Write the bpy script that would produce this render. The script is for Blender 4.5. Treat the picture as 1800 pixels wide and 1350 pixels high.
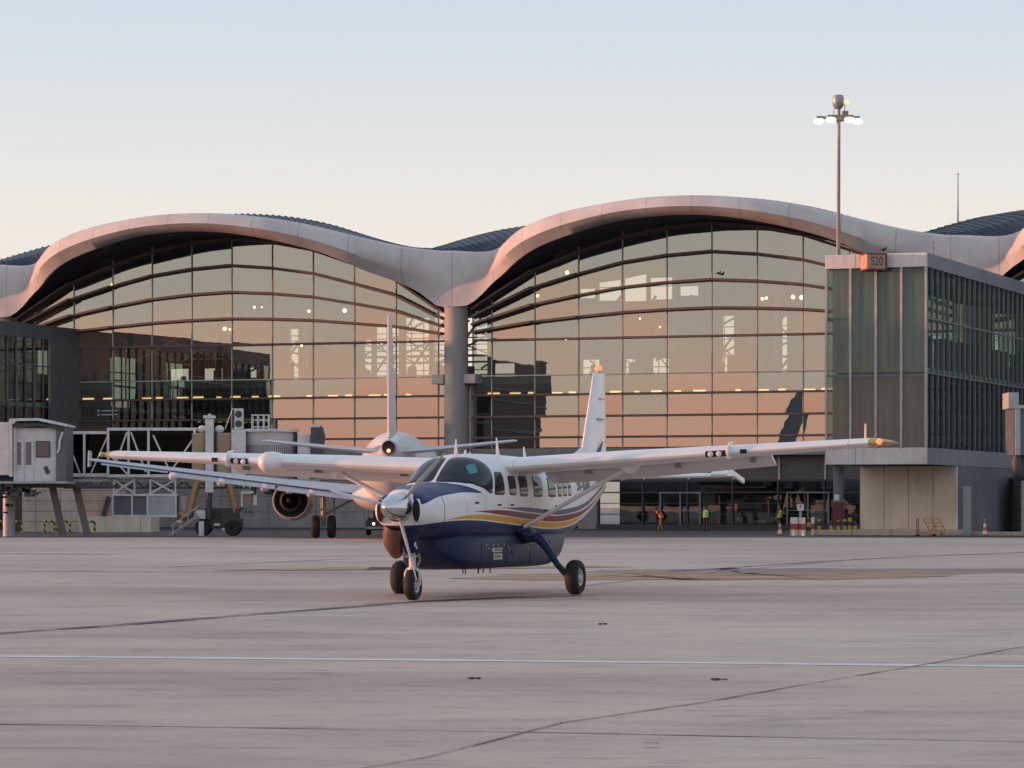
import bpy, math, random
from mathutils import Vector, Matrix
R = math.radians
rnd = random.Random(7)
sc = bpy.context.scene
for o in list(bpy.data.objects): bpy.data.objects.remove(o)
col = sc.collection
# ---------------------------------------------------------------- camera
F = 5680.0; EYE = 1.7; HOR = 889.0
cam = bpy.data.cameras.new('camera'); cam.sensor_width = 36; cam.lens = 36*F/1800
cam.shift_y = (HOR-675)/1800; cam.clip_start = 0.5; cam.clip_end = 9000
co = bpy.data.objects.new('camera', cam); col.objects.link(co)
co.location = (0, 0, EYE); co.rotation_euler = (R(90), 0, 0); sc.camera = co
def at(px, py, Y): return ((px-900)*Y/F, Y, EYE+(HOR-py)*Y/F)
# ---------------------------------------------------------------- sky
W = bpy.data.worlds.new('World'); sc.world = W; W.use_nodes = True
nt = W.node_tree; N = nt.nodes; L = nt.links; N.clear()
out = N.new('ShaderNodeOutputWorld'); bg = N.new('ShaderNodeBackground'); L.new(bg.outputs[0], out.inputs[0])
tc = N.new('ShaderNodeTexCoord'); sx = N.new('ShaderNodeSeparateXYZ'); L.new(tc.outputs['Generated'], sx.inputs[0])
def ramp(nd, lk, src, pts, interp='EASE'):
    r = nd.new('ShaderNodeValToRGB'); r.color_ramp.interpolation = interp
    e = r.color_ramp.elements
    while len(e) > 1: e.remove(e[0])
    e[0].position = pts[0][0]; e[0].color = (*pts[0][1], 1)
    for p, c in pts[1:]:
        x = e.new(p); x.color = (*c, 1)
    if src is not None: lk.new(src, r.inputs[0])
    return r
far = ramp(N, L, sx.outputs['Z'], [(0, (.80,.60,.50)), (.045,(.83,.74,.68)), (.088,(.81,.77,.725)), (.12,(.69,.715,.745)), (.16,(.58,.665,.78)), (.4,(.52,.60,.74)), (1,(.45,.51,.63))], 'LINEAR')
near = ramp(N, L, sx.outputs['Z'], [(0, (1.26,.62,.45)), (.028,(1.28,.73,.54)), (.045,(1.04,.77,.60)), (.062,(.90,.79,.67)), (.085,(.80,.77,.70)), (.22,(.82,.80,.76)), (.45,(.64,.67,.74)), (1,(.45,.51,.63))], 'LINEAR')
dp = N.new('ShaderNodeVectorMath'); dp.operation = 'DOT_PRODUCT'; L.new(tc.outputs['Generated'], dp.inputs[0]); dp.inputs[1].default_value = (-.87,-.49,0)
mr = N.new('ShaderNodeMapRange'); mr.inputs[1].default_value = -.3; mr.inputs[2].default_value = .85; L.new(dp.outputs['Value'], mr.inputs[0]); mr.interpolation_type = 'SMOOTHSTEP'
mx = N.new('ShaderNodeMixRGB'); L.new(mr.outputs[0], mx.inputs[0]); L.new(far.outputs[0], mx.inputs[1]); L.new(near.outputs[0], mx.inputs[2])
sky = N.new('ShaderNodeTexSky'); sky.sky_type = 'NISHITA'; sky.sun_disc = False; sky.sun_elevation = R(3); SUNAZ = R(-84); sky.sun_rotation = SUNAZ
ad = N.new('ShaderNodeMixRGB'); ad.blend_type = 'ADD'; ad.inputs[0].default_value = .03
L.new(mx.outputs[0], ad.inputs[1]); L.new(sky.outputs[0], ad.inputs[2]); L.new(ad.outputs[0], bg.inputs[0]); bg.inputs[1].default_value = 1
# ---------------------------------------------------------------- low evening sun from the left
sl = bpy.data.lights.new('sun', 'SUN'); sl.energy = 5; sl.angle = R(1.2); sl.color = (1,.40,.22)
so = bpy.data.objects.new('sun', sl); col.objects.link(so)
SD = Vector((math.sin(SUNAZ), math.cos(SUNAZ), math.tan(R(3)))).normalized()   # towards the sun
so.rotation_euler = SD.to_track_quat('Z', 'Y').to_euler()
vs = sc.view_settings; vs.view_transform = 'Standard'; vs.look = 'None'; vs.exposure = 0; vs.gamma = 1
sc.render.engine = 'CYCLES'; sc.cycles.max_bounces = 8; sc.cycles.transparent_max_bounces = 24; sc.cycles.caustics_reflective = False; sc.cycles.caustics_refractive = False
# ---------------------------------------------------------------- materials
def newmat(name):
    m = bpy.data.materials.new(name); m.use_nodes = True
    return m, m.node_tree.nodes, m.node_tree.links, m.node_tree.nodes['Principled BSDF']
def coords(N, L, scale=(1,1,1), kind='Object'):
    t = N.new('ShaderNodeTexCoord'); mp = N.new('ShaderNodeMapping'); mp.inputs['Scale'].default_value = scale
    L.new(t.outputs[kind], mp.inputs[0]); return mp.outputs[0]
def noise(N, L, vec, scale, det=5, rough=.6):
    n = N.new('ShaderNodeTexNoise'); n.inputs['Scale'].default_value = scale; n.inputs['Detail'].default_value = det; n.inputs['Roughness'].default_value = rough
    L.new(vec, n.inputs['Vector']); return n.outputs[0]
def mat(name, c, rough=.5, metal=0, var=.15, scale=1.5, stretch=(1,1,1), bump=0, spec=.5, coat=0, emit=None, es=1):
    m, N, L, b = newmat(name)
    b.inputs['Roughness'].default_value = rough; b.inputs['Metallic'].default_value = metal; b.inputs['Specular IOR Level'].default_value = spec
    b.inputs['Coat Weight'].default_value = coat
    if emit: b.inputs['Emission Color'].default_value = (*emit,1); b.inputs['Emission Strength'].default_value = es
    v = coords(N, L, stretch); n = noise(N, L, v, scale)
    r = ramp(N, L, n, [(.3, tuple(x*(1-var) for x in c)), (.7, tuple(min(1,x*(1+var)) for x in c))], 'LINEAR')
    L.new(r.outputs[0], b.inputs['Base Color'])
    if bump:
        bp = N.new('ShaderNodeBump'); bp.inputs['Strength'].default_value = bump; bp.inputs['Distance'].default_value = .02
        L.new(noise(N, L, v, scale*8), bp.inputs['Height']); L.new(bp.outputs[0], b.inputs['Normal'])
    return m
def glassmat(name, tint, refl, rcol=(1,1,1), wave=.0, wscale=.4, rough=.0, fres=.5):
    m, N, L, b = newmat(name); N.remove(b); o = N['Material Output']
    tr = N.new('ShaderNodeBsdfTransparent'); tr.inputs[0].default_value = (*tint,1)
    gl = N.new('ShaderNodeBsdfGlossy'); gl.inputs[0].default_value = (*rcol,1); gl.inputs['Roughness'].default_value = rough
    lw = N.new('ShaderNodeLayerWeight'); lw.inputs[0].default_value = .5; fr = N.new('ShaderNodeMath'); fr.operation = 'POWER'; L.new(lw.outputs['Facing'], fr.inputs[0]); fr.inputs[1].default_value = 5
    ma = N.new('ShaderNodeMath'); ma.operation = 'MULTIPLY_ADD'; L.new(fr.outputs[0], ma.inputs[0]); ma.inputs[1].default_value = fres; ma.inputs[2].default_value = refl
    ms = N.new('ShaderNodeMixShader'); L.new(ma.outputs[0], ms.inputs[0]); L.new(tr.outputs[0], ms.inputs[1]); L.new(gl.outputs[0], ms.inputs[2]); L.new(ms.outputs[0], o.inputs[0])
    if wave:
        bp = N.new('ShaderNodeBump'); bp.inputs['Strength'].default_value = wave; bp.inputs['Distance'].default_value = .1
        L.new(noise(N, L, coords(N, L), wscale, 2), bp.inputs['Height']); L.new(bp.outputs[0], gl.inputs['Normal'])
    return m
def emat(name, c, s):
    m, N, L, b = newmat(name); b.inputs['Base Color'].default_value = (*c,1)
    b.inputs['Emission Color'].default_value = (*c,1); b.inputs['Emission Strength'].default_value = s; return m
# ---------------------------------------------------------------- mesh builder
class MB:
    def __init__(s): s.v = []; s.f = []; s.m = []
    def add(s, vs, fs, m=0):
        k = len(s.v); s.v += [tuple(p) for p in vs]; s.f += [tuple(i+k for i in f) for f in fs]; s.m += [m]*len(fs); return s
    def box(s, x0, x1, y0, y1, z0, z1, m=0):
        return s.add([(x0,y0,z0),(x1,y0,z0),(x1,y1,z0),(x0,y1,z0),(x0,y0,z1),(x1,y0,z1),(x1,y1,z1),(x0,y1,z1)],
                     [(3,2,1,0),(4,5,6,7),(0,1,5,4),(1,2,6,5),(2,3,7,6),(3,0,4,7)], m)
    def loft(s, rings, caps=True, closed=True, m=0):
        n = len(rings[0]); vs = [p for r in rings for p in r]; fs = []
        for i in range(len(rings)-1):
            for j in range(n if closed else n-1):
                a = i*n+j; b = i*n+(j+1)%n; fs.append((a, b, b+n, a+n))
        if caps and closed: fs += [tuple(range(n))[::-1], tuple(range((len(rings)-1)*n, len(rings)*n))]
        return s.add(vs, fs, m)
    def bar(s, p0, p1, w, h=None, m=0, up=(0,0,1)):
        h = h or w; p0 = Vector(p0); p1 = Vector(p1); d = (p1-p0).normalized(); u = Vector(up)
        if abs(d.dot(u)) > .98: u = Vector((0,1,0))
        a = d.cross(u).normalized()*w/2; b = a.cross(d).normalized()*h/2
        return s.loft([[q-a-b, q+a-b, q+a+b, q-a+b] for q in (p0, p1)], m=m)
    def tube(s, pts, r, n=8, m=0, flat=1):
        pts = [Vector(p) for p in pts]; rs = r if isinstance(r, (list, tuple)) else [r]*len(pts); rings = []; pu = None
        for i, p in enumerate(pts):
            d = (pts[min(i+1,len(pts)-1)]-pts[max(i-1,0)]).normalized()
            if pu is None:
                u = Vector((0,0,1)) if abs(d.z) < .9 else Vector((0,1,0)); a = d.cross(u).normalized()
            else: a = (pu - d*pu.dot(d)).normalized()
            pu = a; b = d.cross(a)
            rings.append([p + a*math.cos(2*math.pi*k/n)*rs[i] + b*math.sin(2*math.pi*k/n)*rs[i]*flat for k in range(n)])
        return s.loft(rings, m=m)
    def lathe(s, prof, o=(0,0,0), ax='z', n=24, m=0, caps=False):
        o = Vector(o); A = {'z':(Vector((1,0,0)),Vector((0,1,0)),Vector((0,0,1))), 'y':(Vector((1,0,0)),Vector((0,0,1)),Vector((0,1,0))), 'x':(Vector((0,1,0)),Vector((0,0,1)),Vector((1,0,0)))}[ax]
        return s.loft([[o + A[0]*math.cos(2*math.pi*k/n)*r + A[1]*math.sin(2*math.pi*k/n)*r + A[2]*h for k in range(n)] for r, h in prof], caps=caps, m=m)
    def cyl(s, o, r, h, ax='z', n=16, m=0, r2=None): return s.lathe([(r,0),(r2 if r2 is not None else r,h)], o, ax, n, m, True)
    def ball(s, c, r, n=12, m=0, sc_=(1,1,1)):
        rings = [[(c[0]+sc_[0]*r*math.sin(t)*math.cos(2*math.pi*k/n), c[1]+sc_[1]*r*math.sin(t)*math.sin(2*math.pi*k/n), c[2]+sc_[2]*r*math.cos(t)) for k in range(n)] for t in [math.pi*(i+.02)/(n//2+.04) for i in range(n//2+1)]]
        return s.loft(rings, m=m)
    def prism(s, poly, d, m=0):
        d = Vector(d); return s.loft([[Vector(p) for p in poly], [Vector(p)+d for p in poly]], m=m)
    def build(s, name, mats, parent=None, smooth=False, label=None, bevel=0):
        me = bpy.data.meshes.new(name); me.from_pydata(s.v, [], s.f); me.validate()
        for m in (mats if isinstance(mats, (list, tuple)) else [mats]): me.materials.append(m)
        if len(s.m) == len(me.polygons): me.polygons.foreach_set('material_index', s.m)
        import bmesh
        b = bmesh.new(); b.from_mesh(me); bmesh.ops.remove_doubles(b, verts=b.verts, dist=1e-5); bmesh.ops.recalc_face_normals(b, faces=b.faces); b.to_mesh(me); b.free()
        o = bpy.data.objects.new(name, me); col.objects.link(o)
        if parent: o.parent = parent
        if label: o['label'] = label
        if bevel:
            bv = o.modifiers.new('bevel', 'BEVEL'); bv.width = bevel; bv.segments = 2; bv.limit_method = 'ANGLE'
        if smooth:
            me.shade_smooth()
            try: me.set_sharp_from_angle(angle=R(smooth if smooth > 1 else 40))
            except Exception: pass
        return o
def tag(o, label=None, cat=None, group=None, kind=None):
    if label: o['label'] = label
    if cat: o['category'] = cat
    if group: o['group'] = group
    if kind: o['kind'] = kind
    return o
def empty(name, loc, rz, label, cat, group=None):
    o = bpy.data.objects.new(name, None); o.empty_display_size = .3; col.objects.link(o); o.location = loc; o.rotation_euler = (0,0,rz)
    return tag(o, label, cat, group)
def dup(root, loc, rz=None, label=None):
    r = root.copy(); col.objects.link(r); r.location = loc
    if rz is not None: r.rotation_euler = (0,0,rz)
    if label: r['label'] = label
    def kids(src, dst):
        for ch in list(src.children):
            c = ch.copy(); col.objects.link(c); c.parent = dst; kids(ch, c)
    kids(root, r)
    return r
def interp(tb, x):
    if x <= tb[0][0]: return tb[0][1]
    for (a, fa), (b, fb) in zip(tb, tb[1:]):
        if x <= b: return fa+(fb-fa)*(x-a)/(b-a)
    return tb[-1][1]
def smooth_tb(tb, x):                     # Catmull-Rom through a table
    if x <= tb[0][0]: return tb[0][1]
    if x >= tb[-1][0]: return tb[-1][1]
    for i in range(len(tb)-1):
        if tb[i][0] <= x <= tb[i+1][0]:
            (x1,y1),(x2,y2) = tb[i],tb[i+1]; x0,y0 = tb[i-1] if i else (2*x1-x2,2*y1-y2); x3,y3 = tb[i+2] if i+2 < len(tb) else (2*x2-x1,2*y2-y1)
            h = x2-x1; m1 = (y2-y0)/(x2-x0); m2 = (y3-y1)/(x3-x1); t = (x-x1)/h
            return (2*t**3-3*t*t+1)*y1+(t**3-2*t*t+t)*h*m1+(-2*t**3+3*t*t)*y2+(t**3-t*t)*h*m2
def textpart(name, body, size, M, mt, parent=None, depth=.004, xs=1):
    cu = bpy.data.curves.new(name, 'FONT'); cu.body = body; cu.size = size; cu.extrude = depth; cu.align_x = 'CENTER'; cu.align_y = 'CENTER'
    t = bpy.data.objects.new(name, cu); col.objects.link(t); dg = bpy.context.evaluated_depsgraph_get()
    me = bpy.data.meshes.new_from_object(t.evaluated_get(dg)); bpy.data.objects.remove(t)
    me.transform(Matrix.Diagonal((xs,1,1,1))); me.transform(M); me.materials.clear(); me.materials.append(mt)
    o = bpy.data.objects.new(name, me); col.objects.link(o)
    if parent: o.parent = parent
    return o
# ================================================================ ground
def ground_mat():
    m, N, L, b = newmat('apron_concrete')
    v = coords(N, L, (1,1,1)); v2 = coords(N, L, (.16,.42,1)); v3 = coords(N, L, (.6,1.3,1))
    n1 = noise(N, L, v, .035, 3); n2 = noise(N, L, v2, 1.1, 6, .65); n3 = noise(N, L, v, 9, 6, .8); n4 = noise(N, L, v3, 1.3, 7, .7)
    c1 = ramp(N, L, n1, [(.38,(.42,.325,.275)), (.5,(.475,.39,.325)), (.62,(.51,.455,.375))], 'LINEAR')
    c2 = ramp(N, L, n2, [(.30,(.74,.72,.76)), (.5,(1,1,1)), (.72,(1.10,1.06,1.04))], 'LINEAR')
    c4 = ramp(N, L, n4, [(.36,(.66,.65,.68)), (.47,(1,1,1)), (.75,(1.08,1.06,1.04))], 'LINEAR')
    c3 = ramp(N, L, n3, [(.25,(.78,.78,.78)), (.75,(1.18,1.18,1.18))], 'LINEAR')
    a = N.new('ShaderNodeMixRGB'); a.blend_type = 'MULTIPLY'; a.inputs[0].default_value = .9; L.new(c1.outputs[0], a.inputs[1]); L.new(c2.outputs[0], a.inputs[2])
    d = N.new('ShaderNodeMixRGB'); d.blend_type = 'MULTIPLY'; d.inputs[0].default_value = .8; L.new(a.outputs[0], d.inputs[1]); L.new(c3.outputs[0], d.inputs[2])
    e = N.new('ShaderNodeMixRGB'); e.blend_type = 'MULTIPLY'; e.inputs[0].default_value = .75; L.new(d.outputs[0], e.inputs[1]); L.new(c4.outputs[0], e.inputs[2])
    n5 = noise(N, L, coords(N, L, (.14,.20,1)), .9, 6, .65); c5 = ramp(N, L, n5, [(.34,(.76,.73,.78)), (.50,(1,1,1)), (.64,(1.08,1.06,1.02))], 'LINEAR')
    h = N.new('ShaderNodeMixRGB'); h.blend_type = 'MULTIPLY'; h.inputs[0].default_value = .8; L.new(e.outputs[0], h.inputs[1]); L.new(c5.outputs[0], h.inputs[2]); e = h
    L.new(e.outputs[0], b.inputs['Base Color']); b.inputs['Roughness'].default_value = .62; b.inputs['Specular IOR Level'].default_value = .4
    bp = N.new('ShaderNodeBump'); bp.inputs['Strength'].default_value = .5; bp.inputs['Distance'].default_value = .012; L.new(n3, bp.inputs['Height']); L.new(bp.outputs[0], b.inputs['Normal'])
    return m
g = MB(); g.add([(-1500,-300,0),(1500,-300,0),(1500,3000,0),(-1500,3000,0)], [(0,1,2,3)]).build('ground', ground_mat())['kind'] = 'structure'
def sheet(name, pts, z, m):
    o = MB().add([(x,y,z) for x, y in pts], [tuple(range(len(pts)))]).build(name, m); o['kind'] = 'structure'; return o
asph = mat('asphalt', (.052,.05,.054), .7, var=.3, scale=.3, stretch=(.2,1,1), bump=.2)
sheet('service_road', [(-200,174),(200,171.5),(200,300),(-200,300)], .004, asph)
def worn(name, c, cut=.5, scale=2, rough=.6, stretch=(1,1,1)):
    m, N, L, b = newmat(name); b.inputs['Base Color'].default_value = (*c,1); b.inputs['Roughness'].default_value = rough
    n = noise(N, L, coords(N, L, stretch), scale, 7, .75); r = ramp(N, L, n, [(cut-.12,(0,0,0)),(cut+.12,(1,1,1))], 'LINEAR'); L.new(r.outputs[0], b.inputs['Alpha'])
    return m
white_worn = worn('white_paint_worn', (.62,.66,.66), .33, 1.6); yel_worn = worn('yellow_paint_worn', (.40,.26,.115), .46, .5, stretch=(.5,2,1)); dark_worn = worn('joint_sealant', (.09,.078,.075), .45, .8)
brown_worn = worn('brown_stain', (.25,.185,.135), .47, .5, stretch=(.3,1.5,1))
def gp(px, py): D = F*EYE/(py-HOR); return ((px-900)*D/F, D)
def strip(name, pts, wd, z, m):
    P = [Vector((*gp(*p), 0)) for p in pts]; vs = []; fs = []
    w_ = wd if isinstance(wd, (list,tuple)) else [wd]*len(P)
    Q = []; WW = []
    for i in range(len(P)-1):
        for k in range(8): Q.append(P[i].lerp(P[i+1], k/8)); WW.append(w_[i]+(w_[i+1]-w_[i])*k/8)
    Q.append(P[-1]); WW.append(w_[-1])
    for i, p in enumerate(Q):
        d = (Q[min(i+1,len(Q)-1)]-Q[max(i-1,0)]).normalized(); n = Vector((-d.y, d.x, 0))*WW[i]/2*(.85+.3*rnd.random())
        vs += [(p+n)[:2]+(z,), (p-n)[:2]+(z,)]
    fs = [(2*i, 2*i+1, 2*i+3, 2*i+2) for i in range(len(Q)-1)]
    o = MB().add(vs, fs).build(name, m); o['kind'] = 'structure'; return o
strip('white_line', [(-200,1152),(900,1162),(2000,1174)], .40, .004, white_worn)
strip('pavement_joint', [(560,1366),(760,1330),(990,1271),(1240,1235),(1420,1203),(1630,1168),(1800,1137),(1900,1120)], .035, .008, dark_worn)
strip('pavement_joint', [(-100,1272),(400,1279),(900,1287),(1400,1297),(1900,1306)], [.06,.045,.08,.045,.03], .004, dark_worn)
strip('tyre_mark', [(-100,1121),(200,1100),(480,1078),(740,1058),(1000,1045)], [.15,.28,.32,.26,.2], .012, worn('rubber_mark', (.055,.046,.045), .46, .9))
strip('pavement_joint', [(1020,1030),(1180,1012),(1500,984),(1900,966)], .22, .008, worn('pale_seal', (.40,.37,.35), .42, .5))
strip('pavement_joint', [(1180,1005),(1500,984),(1620,978),(1900,968)], .16, .012, worn('dark_seal', (.05,.045,.05), .38, .4))
strip('pavement_joint', [(-100,1003),(300,1006),(700,1008)], .45, .004, worn('dark_band', (.11,.10,.105), .5, .25))
strip('pavement_joint', [(300,997),(620,982)], .3, .004, worn('dark_band_faint', (.10,.09,.09), .5, .35))
strip('pavement_joint', [(-100,972),(200,975)], .8, .004, worn('dark_band_edge', (.12,.11,.115), .48, .2))
strip('painted_line', [(390,1003),(640,1000),(700,1000),(1085,996)], [1.2,4.2,4,1.8], .016, yel_worn)
strip('painted_line', [(860,1019),(1100,1014),(1420,1013),(1640,1008)], [3,8,7,2], .012, yel_worn)
strip('brown_stain', [(1040,1004),(1300,1005),(1560,1004),(1900,1003)], [3,9,8,5], .004, brown_worn)
strip('brown_stain', [(640,1062),(860,1052),(1050,1047)], [.2,.9,.2], .004, worn('brown_patch', (.14,.10,.085), .46, .6))
for k in range(26):
    px = rnd.uniform(0,1800); py = rnd.choice([rnd.uniform(955,1010), rnd.uniform(1040,1345)]); ln = rnd.uniform(12,70)
    strip('scuff_mark', [(px,py),(px+ln,py+rnd.uniform(-2,2))], [.02,rnd.uniform(.04,.12)], .020+.0005*k, dark_worn)
dm = mat('crumpled_debris', (.07,.065,.05), .9, var=.4, scale=20)
for i, (px, py, lab) in enumerate([(1058,1098,'small dark scrap lying on the concrete below the main wheel'), (832,1194,'flat dark scrap lying on the concrete just below the white line'), (1266,1196,'small crumpled dark scrap on concrete by the diagonal joint')]):
    x, y = gp(px, py); b = MB()
    for k in range(7):
        b.ball((rnd.uniform(-.06,.06), rnd.uniform(-.03,.03), .008), rnd.uniform(.008,.028), 6, sc_=(1.5,1,.5))
    o = b.build('debris', dm); o.location = (x, y, .004); tag(o, lab, 'debris')
# ================================================================ terminal (local frame: x along facade, y into building)
AL = R(21); C2 = Vector((-3.82, 241, 0)); BAY = 38.5
def fac(t, q, z=0):                       # facade frame -> world; q metres out in front
    return (C2.x+math.cos(AL)*t-math.sin(AL)*q, C2.y-math.sin(AL)*t-math.cos(AL)*q, z)
conc = None
def concrete(name, c, jx=0, jz=0, seam=(.5,.5,.5), stk=.6):
    m, N, L, b = newmat(name); v = coords(N, L); n = noise(N, L, v, .35, 6); n2 = noise(N, L, coords(N, L, (1,1,.18)), 1.8, 6, .7)
    r = ramp(N, L, n, [(.3,tuple(x*.82 for x in c)),(.7,tuple(x*1.12 for x in c))], 'LINEAR'); r2 = ramp(N, L, n2, [(.3,(.72,.72,.72)),(.55,(1,1,1))], 'LINEAR')
    a = N.new('ShaderNodeMixRGB'); a.blend_type = 'MULTIPLY'; a.inputs[0].default_value = stk; L.new(r.outputs[0], a.inputs[1]); L.new(r2.outputs[0], a.inputs[2]); last = a.outputs[0]
    t = N.new('ShaderNodeTexCoord'); s = N.new('ShaderNodeSeparateXYZ'); L.new(t.outputs['Object'], s.inputs[0])
    for ch, per in (('X', jx), ('Z', jz)):
        if not per: continue
        d = N.new('ShaderNodeMath'); d.operation = 'DIVIDE'; L.new(s.outputs[ch], d.inputs[0]); d.inputs[1].default_value = per
        fr = N.new('ShaderNodeMath'); fr.operation = 'FRACT'; L.new(d.outputs[0], fr.inputs[0])
        lt = N.new('ShaderNodeMath'); lt.operation = 'LESS_THAN'; L.new(fr.outputs[0], lt.inputs[0]); lt.inputs[1].default_value = .055/per
        k = N.new('ShaderNodeMixRGB'); k.blend_type = 'MULTIPLY'; L.new(lt.outputs[0], k.inputs[0]); L.new(last, k.inputs[1]); k.inputs[2].default_value = (*seam,1); last = k.outputs[0]
    L.new(last, b.inputs['Base Color']); b.inputs['Roughness'].default_value = .75
    bp = N.new('ShaderNodeBump'); bp.inputs['Strength'].default_value = .15; bp.inputs['Distance'].default_value = .05; L.new(noise(N, L, v, 3), bp.inputs['Height']); L.new(bp.outputs[0], b.inputs['Normal'])
    return m
conc = concrete('canopy_concrete', (.55,.54,.55), 3.42, 0, (.6,.6,.6), .25)
colc = concrete('column_concrete', (.36,.35,.35))
wallc = concrete('wall_concrete', (.27,.255,.235), 3.0, 1.15)
tanp = concrete('tan_panel', (.42,.35,.27), 0, 0)
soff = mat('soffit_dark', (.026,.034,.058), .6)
roofm = mat('roof_metal', (.035,.05,.085), .55, 0, var=.2, scale=.6)
frame = mat('brown_frame', (.13,.095,.09), .5, var=.2)
mull = mat('grey_mullion', (.56,.50,.46), .5, 0)
slabm = mat('slab_edge', (.30,.33,.28), .6)
fglass = glassmat('facade_glass', (.60,.66,.60), .35, (.97,.97,.96), wave=.022, wscale=.45, fres=.55)
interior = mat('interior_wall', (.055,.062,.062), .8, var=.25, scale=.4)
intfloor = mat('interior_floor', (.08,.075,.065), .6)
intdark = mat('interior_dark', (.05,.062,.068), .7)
T = empty('airport_terminal', fac(0,0), -AL, 'long glass terminal with wavy concrete canopy arches and ribbed roof', 'building')
ZT = [(-1,20.5),(0,20.5),(2.2,20.35),(3.6,20.5),(4.6,21.0),(6,21.8),(9,22.75),(12.6,23.3),(16,23.6),(20,23.6),(24,23.25),(27.3,22.7),(31.3,21.7),(34.4,20.95),(37.2,20.55),(38.5,20.5),(39.5,20.5)]
ZB = [(-1.2,16.5),(1.1,16.5),(2,17.0),(3.2,18.1),(4.7,19.1),(6.2,20),(7.7,20.7),(10.6,21.5),(13.4,22.1),(16.2,22.35),(18.8,22.4),(21.6,22.2),(25,21.6),(28.3,20.75),(30,20.1),(32,19.2),(34.4,18.3),(36,17.5),(37.4,16.5),(38.5,16.5)]
W1 = [(-1,1.8),(0,1.8),(2.6,1.8),(3.8,2.1),(5,2.9),(7,3.5),(12,4.2),(19,4.7),(25,4.4),(30,3.6),(34,2.6),(37,1.9),(38.5,1.8)]
DW = [(0,0),(2.6,0),(5,1.3),(8,2.3),(14,2.9),(20,3.0),(26,2.7),(31,1.9),(35,.8),(37.4,0),(38.5,0)]
def fwd(tb): return [(t+.36*interp(DW,t), (z-1.7)*(1-interp(DW,t)*.0039)+1.7) for t, z in tb]
WO = [(t+.36*interp(DW,t), w+interp(DW,t)) for t, w in W1]; ZT = fwd(ZT); ZB = fwd(ZB)
ZG = [(-1,16.5),(1.2,16.6),(4,18.2),(6.7,19.5),(9.9,21),(13.1,21.85),(16.2,22.2),(19.5,22.3),(24,21.8),(28,20.8),(31.8,19.3),(34.5,18.2),(37.3,16.6),(38.5,16.5)]
GR = [(0,21.4),(1.2,21.7),(2.7,22.1),(5,22.6),(7.3,22.85),(9,23.0),(11.8,23.3),(14.3,23.75),(17.3,24.25),(19.7,24.5),(22.3,24.62),(26.3,24.3),(29.9,23.6),(33.8,22.35),(36.5,21.6),(38.5,21.4)]
def canopy(t0, lo=0, hi=BAY):
    st = []; k = 64
    for i in range(k+1): st.append(lo+(hi-lo)*i/k)
    rings = []; sof = []
    for u in st:
        w = smooth_tb(WO, u); zt = smooth_tb(ZT, u); zb = smooth_tb(ZB, u); h = zt-zb; x = t0+u; e = min(1, max(0, (w-1.8)/1.5))
        rings.append([(x,-w+1.4,zt+.05), (x,-w+.25,zt+.12), (x,-w-.02,zt-.1), (x,-w-.22*e-.05,zt-.55*h), (x,-w-.08*e,zt-.66*h), (x,-w+.5*e+.0,zb), (x,-w+.7*e+.15,zb+.04)])
        zg = smooth_tb(ZG, u)
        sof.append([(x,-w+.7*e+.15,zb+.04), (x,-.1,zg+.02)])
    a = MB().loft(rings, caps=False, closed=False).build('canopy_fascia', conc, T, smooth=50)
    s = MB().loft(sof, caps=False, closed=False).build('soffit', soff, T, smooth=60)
    # roof: front edge on the fascia, crest 8 m behind, falling away further back
    rr = []; n = 72
    for i in range(n+1):
        u = BAY*i/n; w = smooth_tb(WO, u)
        ub = u-6.3+ (6.3*0); zt = smooth_tb(ZT, u); g = smooth_tb(GR, u)
        rr.append([(t0+u,-w+1.3,zt-.1), (t0+u-1.9,.5,zt+(g-zt)*.55-.1), (t0+u-4.2,4.5,zt+(g-zt)*.9), (t0+u-6.3,8,g), (t0+u-8,16,g-.6), (t0+u-9,28,g-3)])
    r_ = MB(); r_.loft(rr, caps=False, closed=False)
    for q in rr[::1]:
        for a_, b_ in zip(q[:5], q[1:]): r_.bar(Vector(a_)+Vector((0,0,.03)), Vector(b_)+Vector((0,0,.03)), .10, .08)
    r_.build('metal_roof', roofm, T)
FZ = 14.0
def gshape(u):
    return interp([(0,.45),(1.5,.6),(4.7,1.15),(8.2,1.47),(11.8,1.78),(15.3,1.95),(19.3,2.05),(23,1.95),(26.5,1.78),(30.1,1.47),(33.6,1.15),(36.8,.6),(38.5,.45)], u)
MX = [2.5+3.42*k for k in range(11)]
lampm = emat('warm_strip_light', (1,.58,.22), 2.6); bulbm = emat('warm_bulb', (1,.62,.30), 9)
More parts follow.
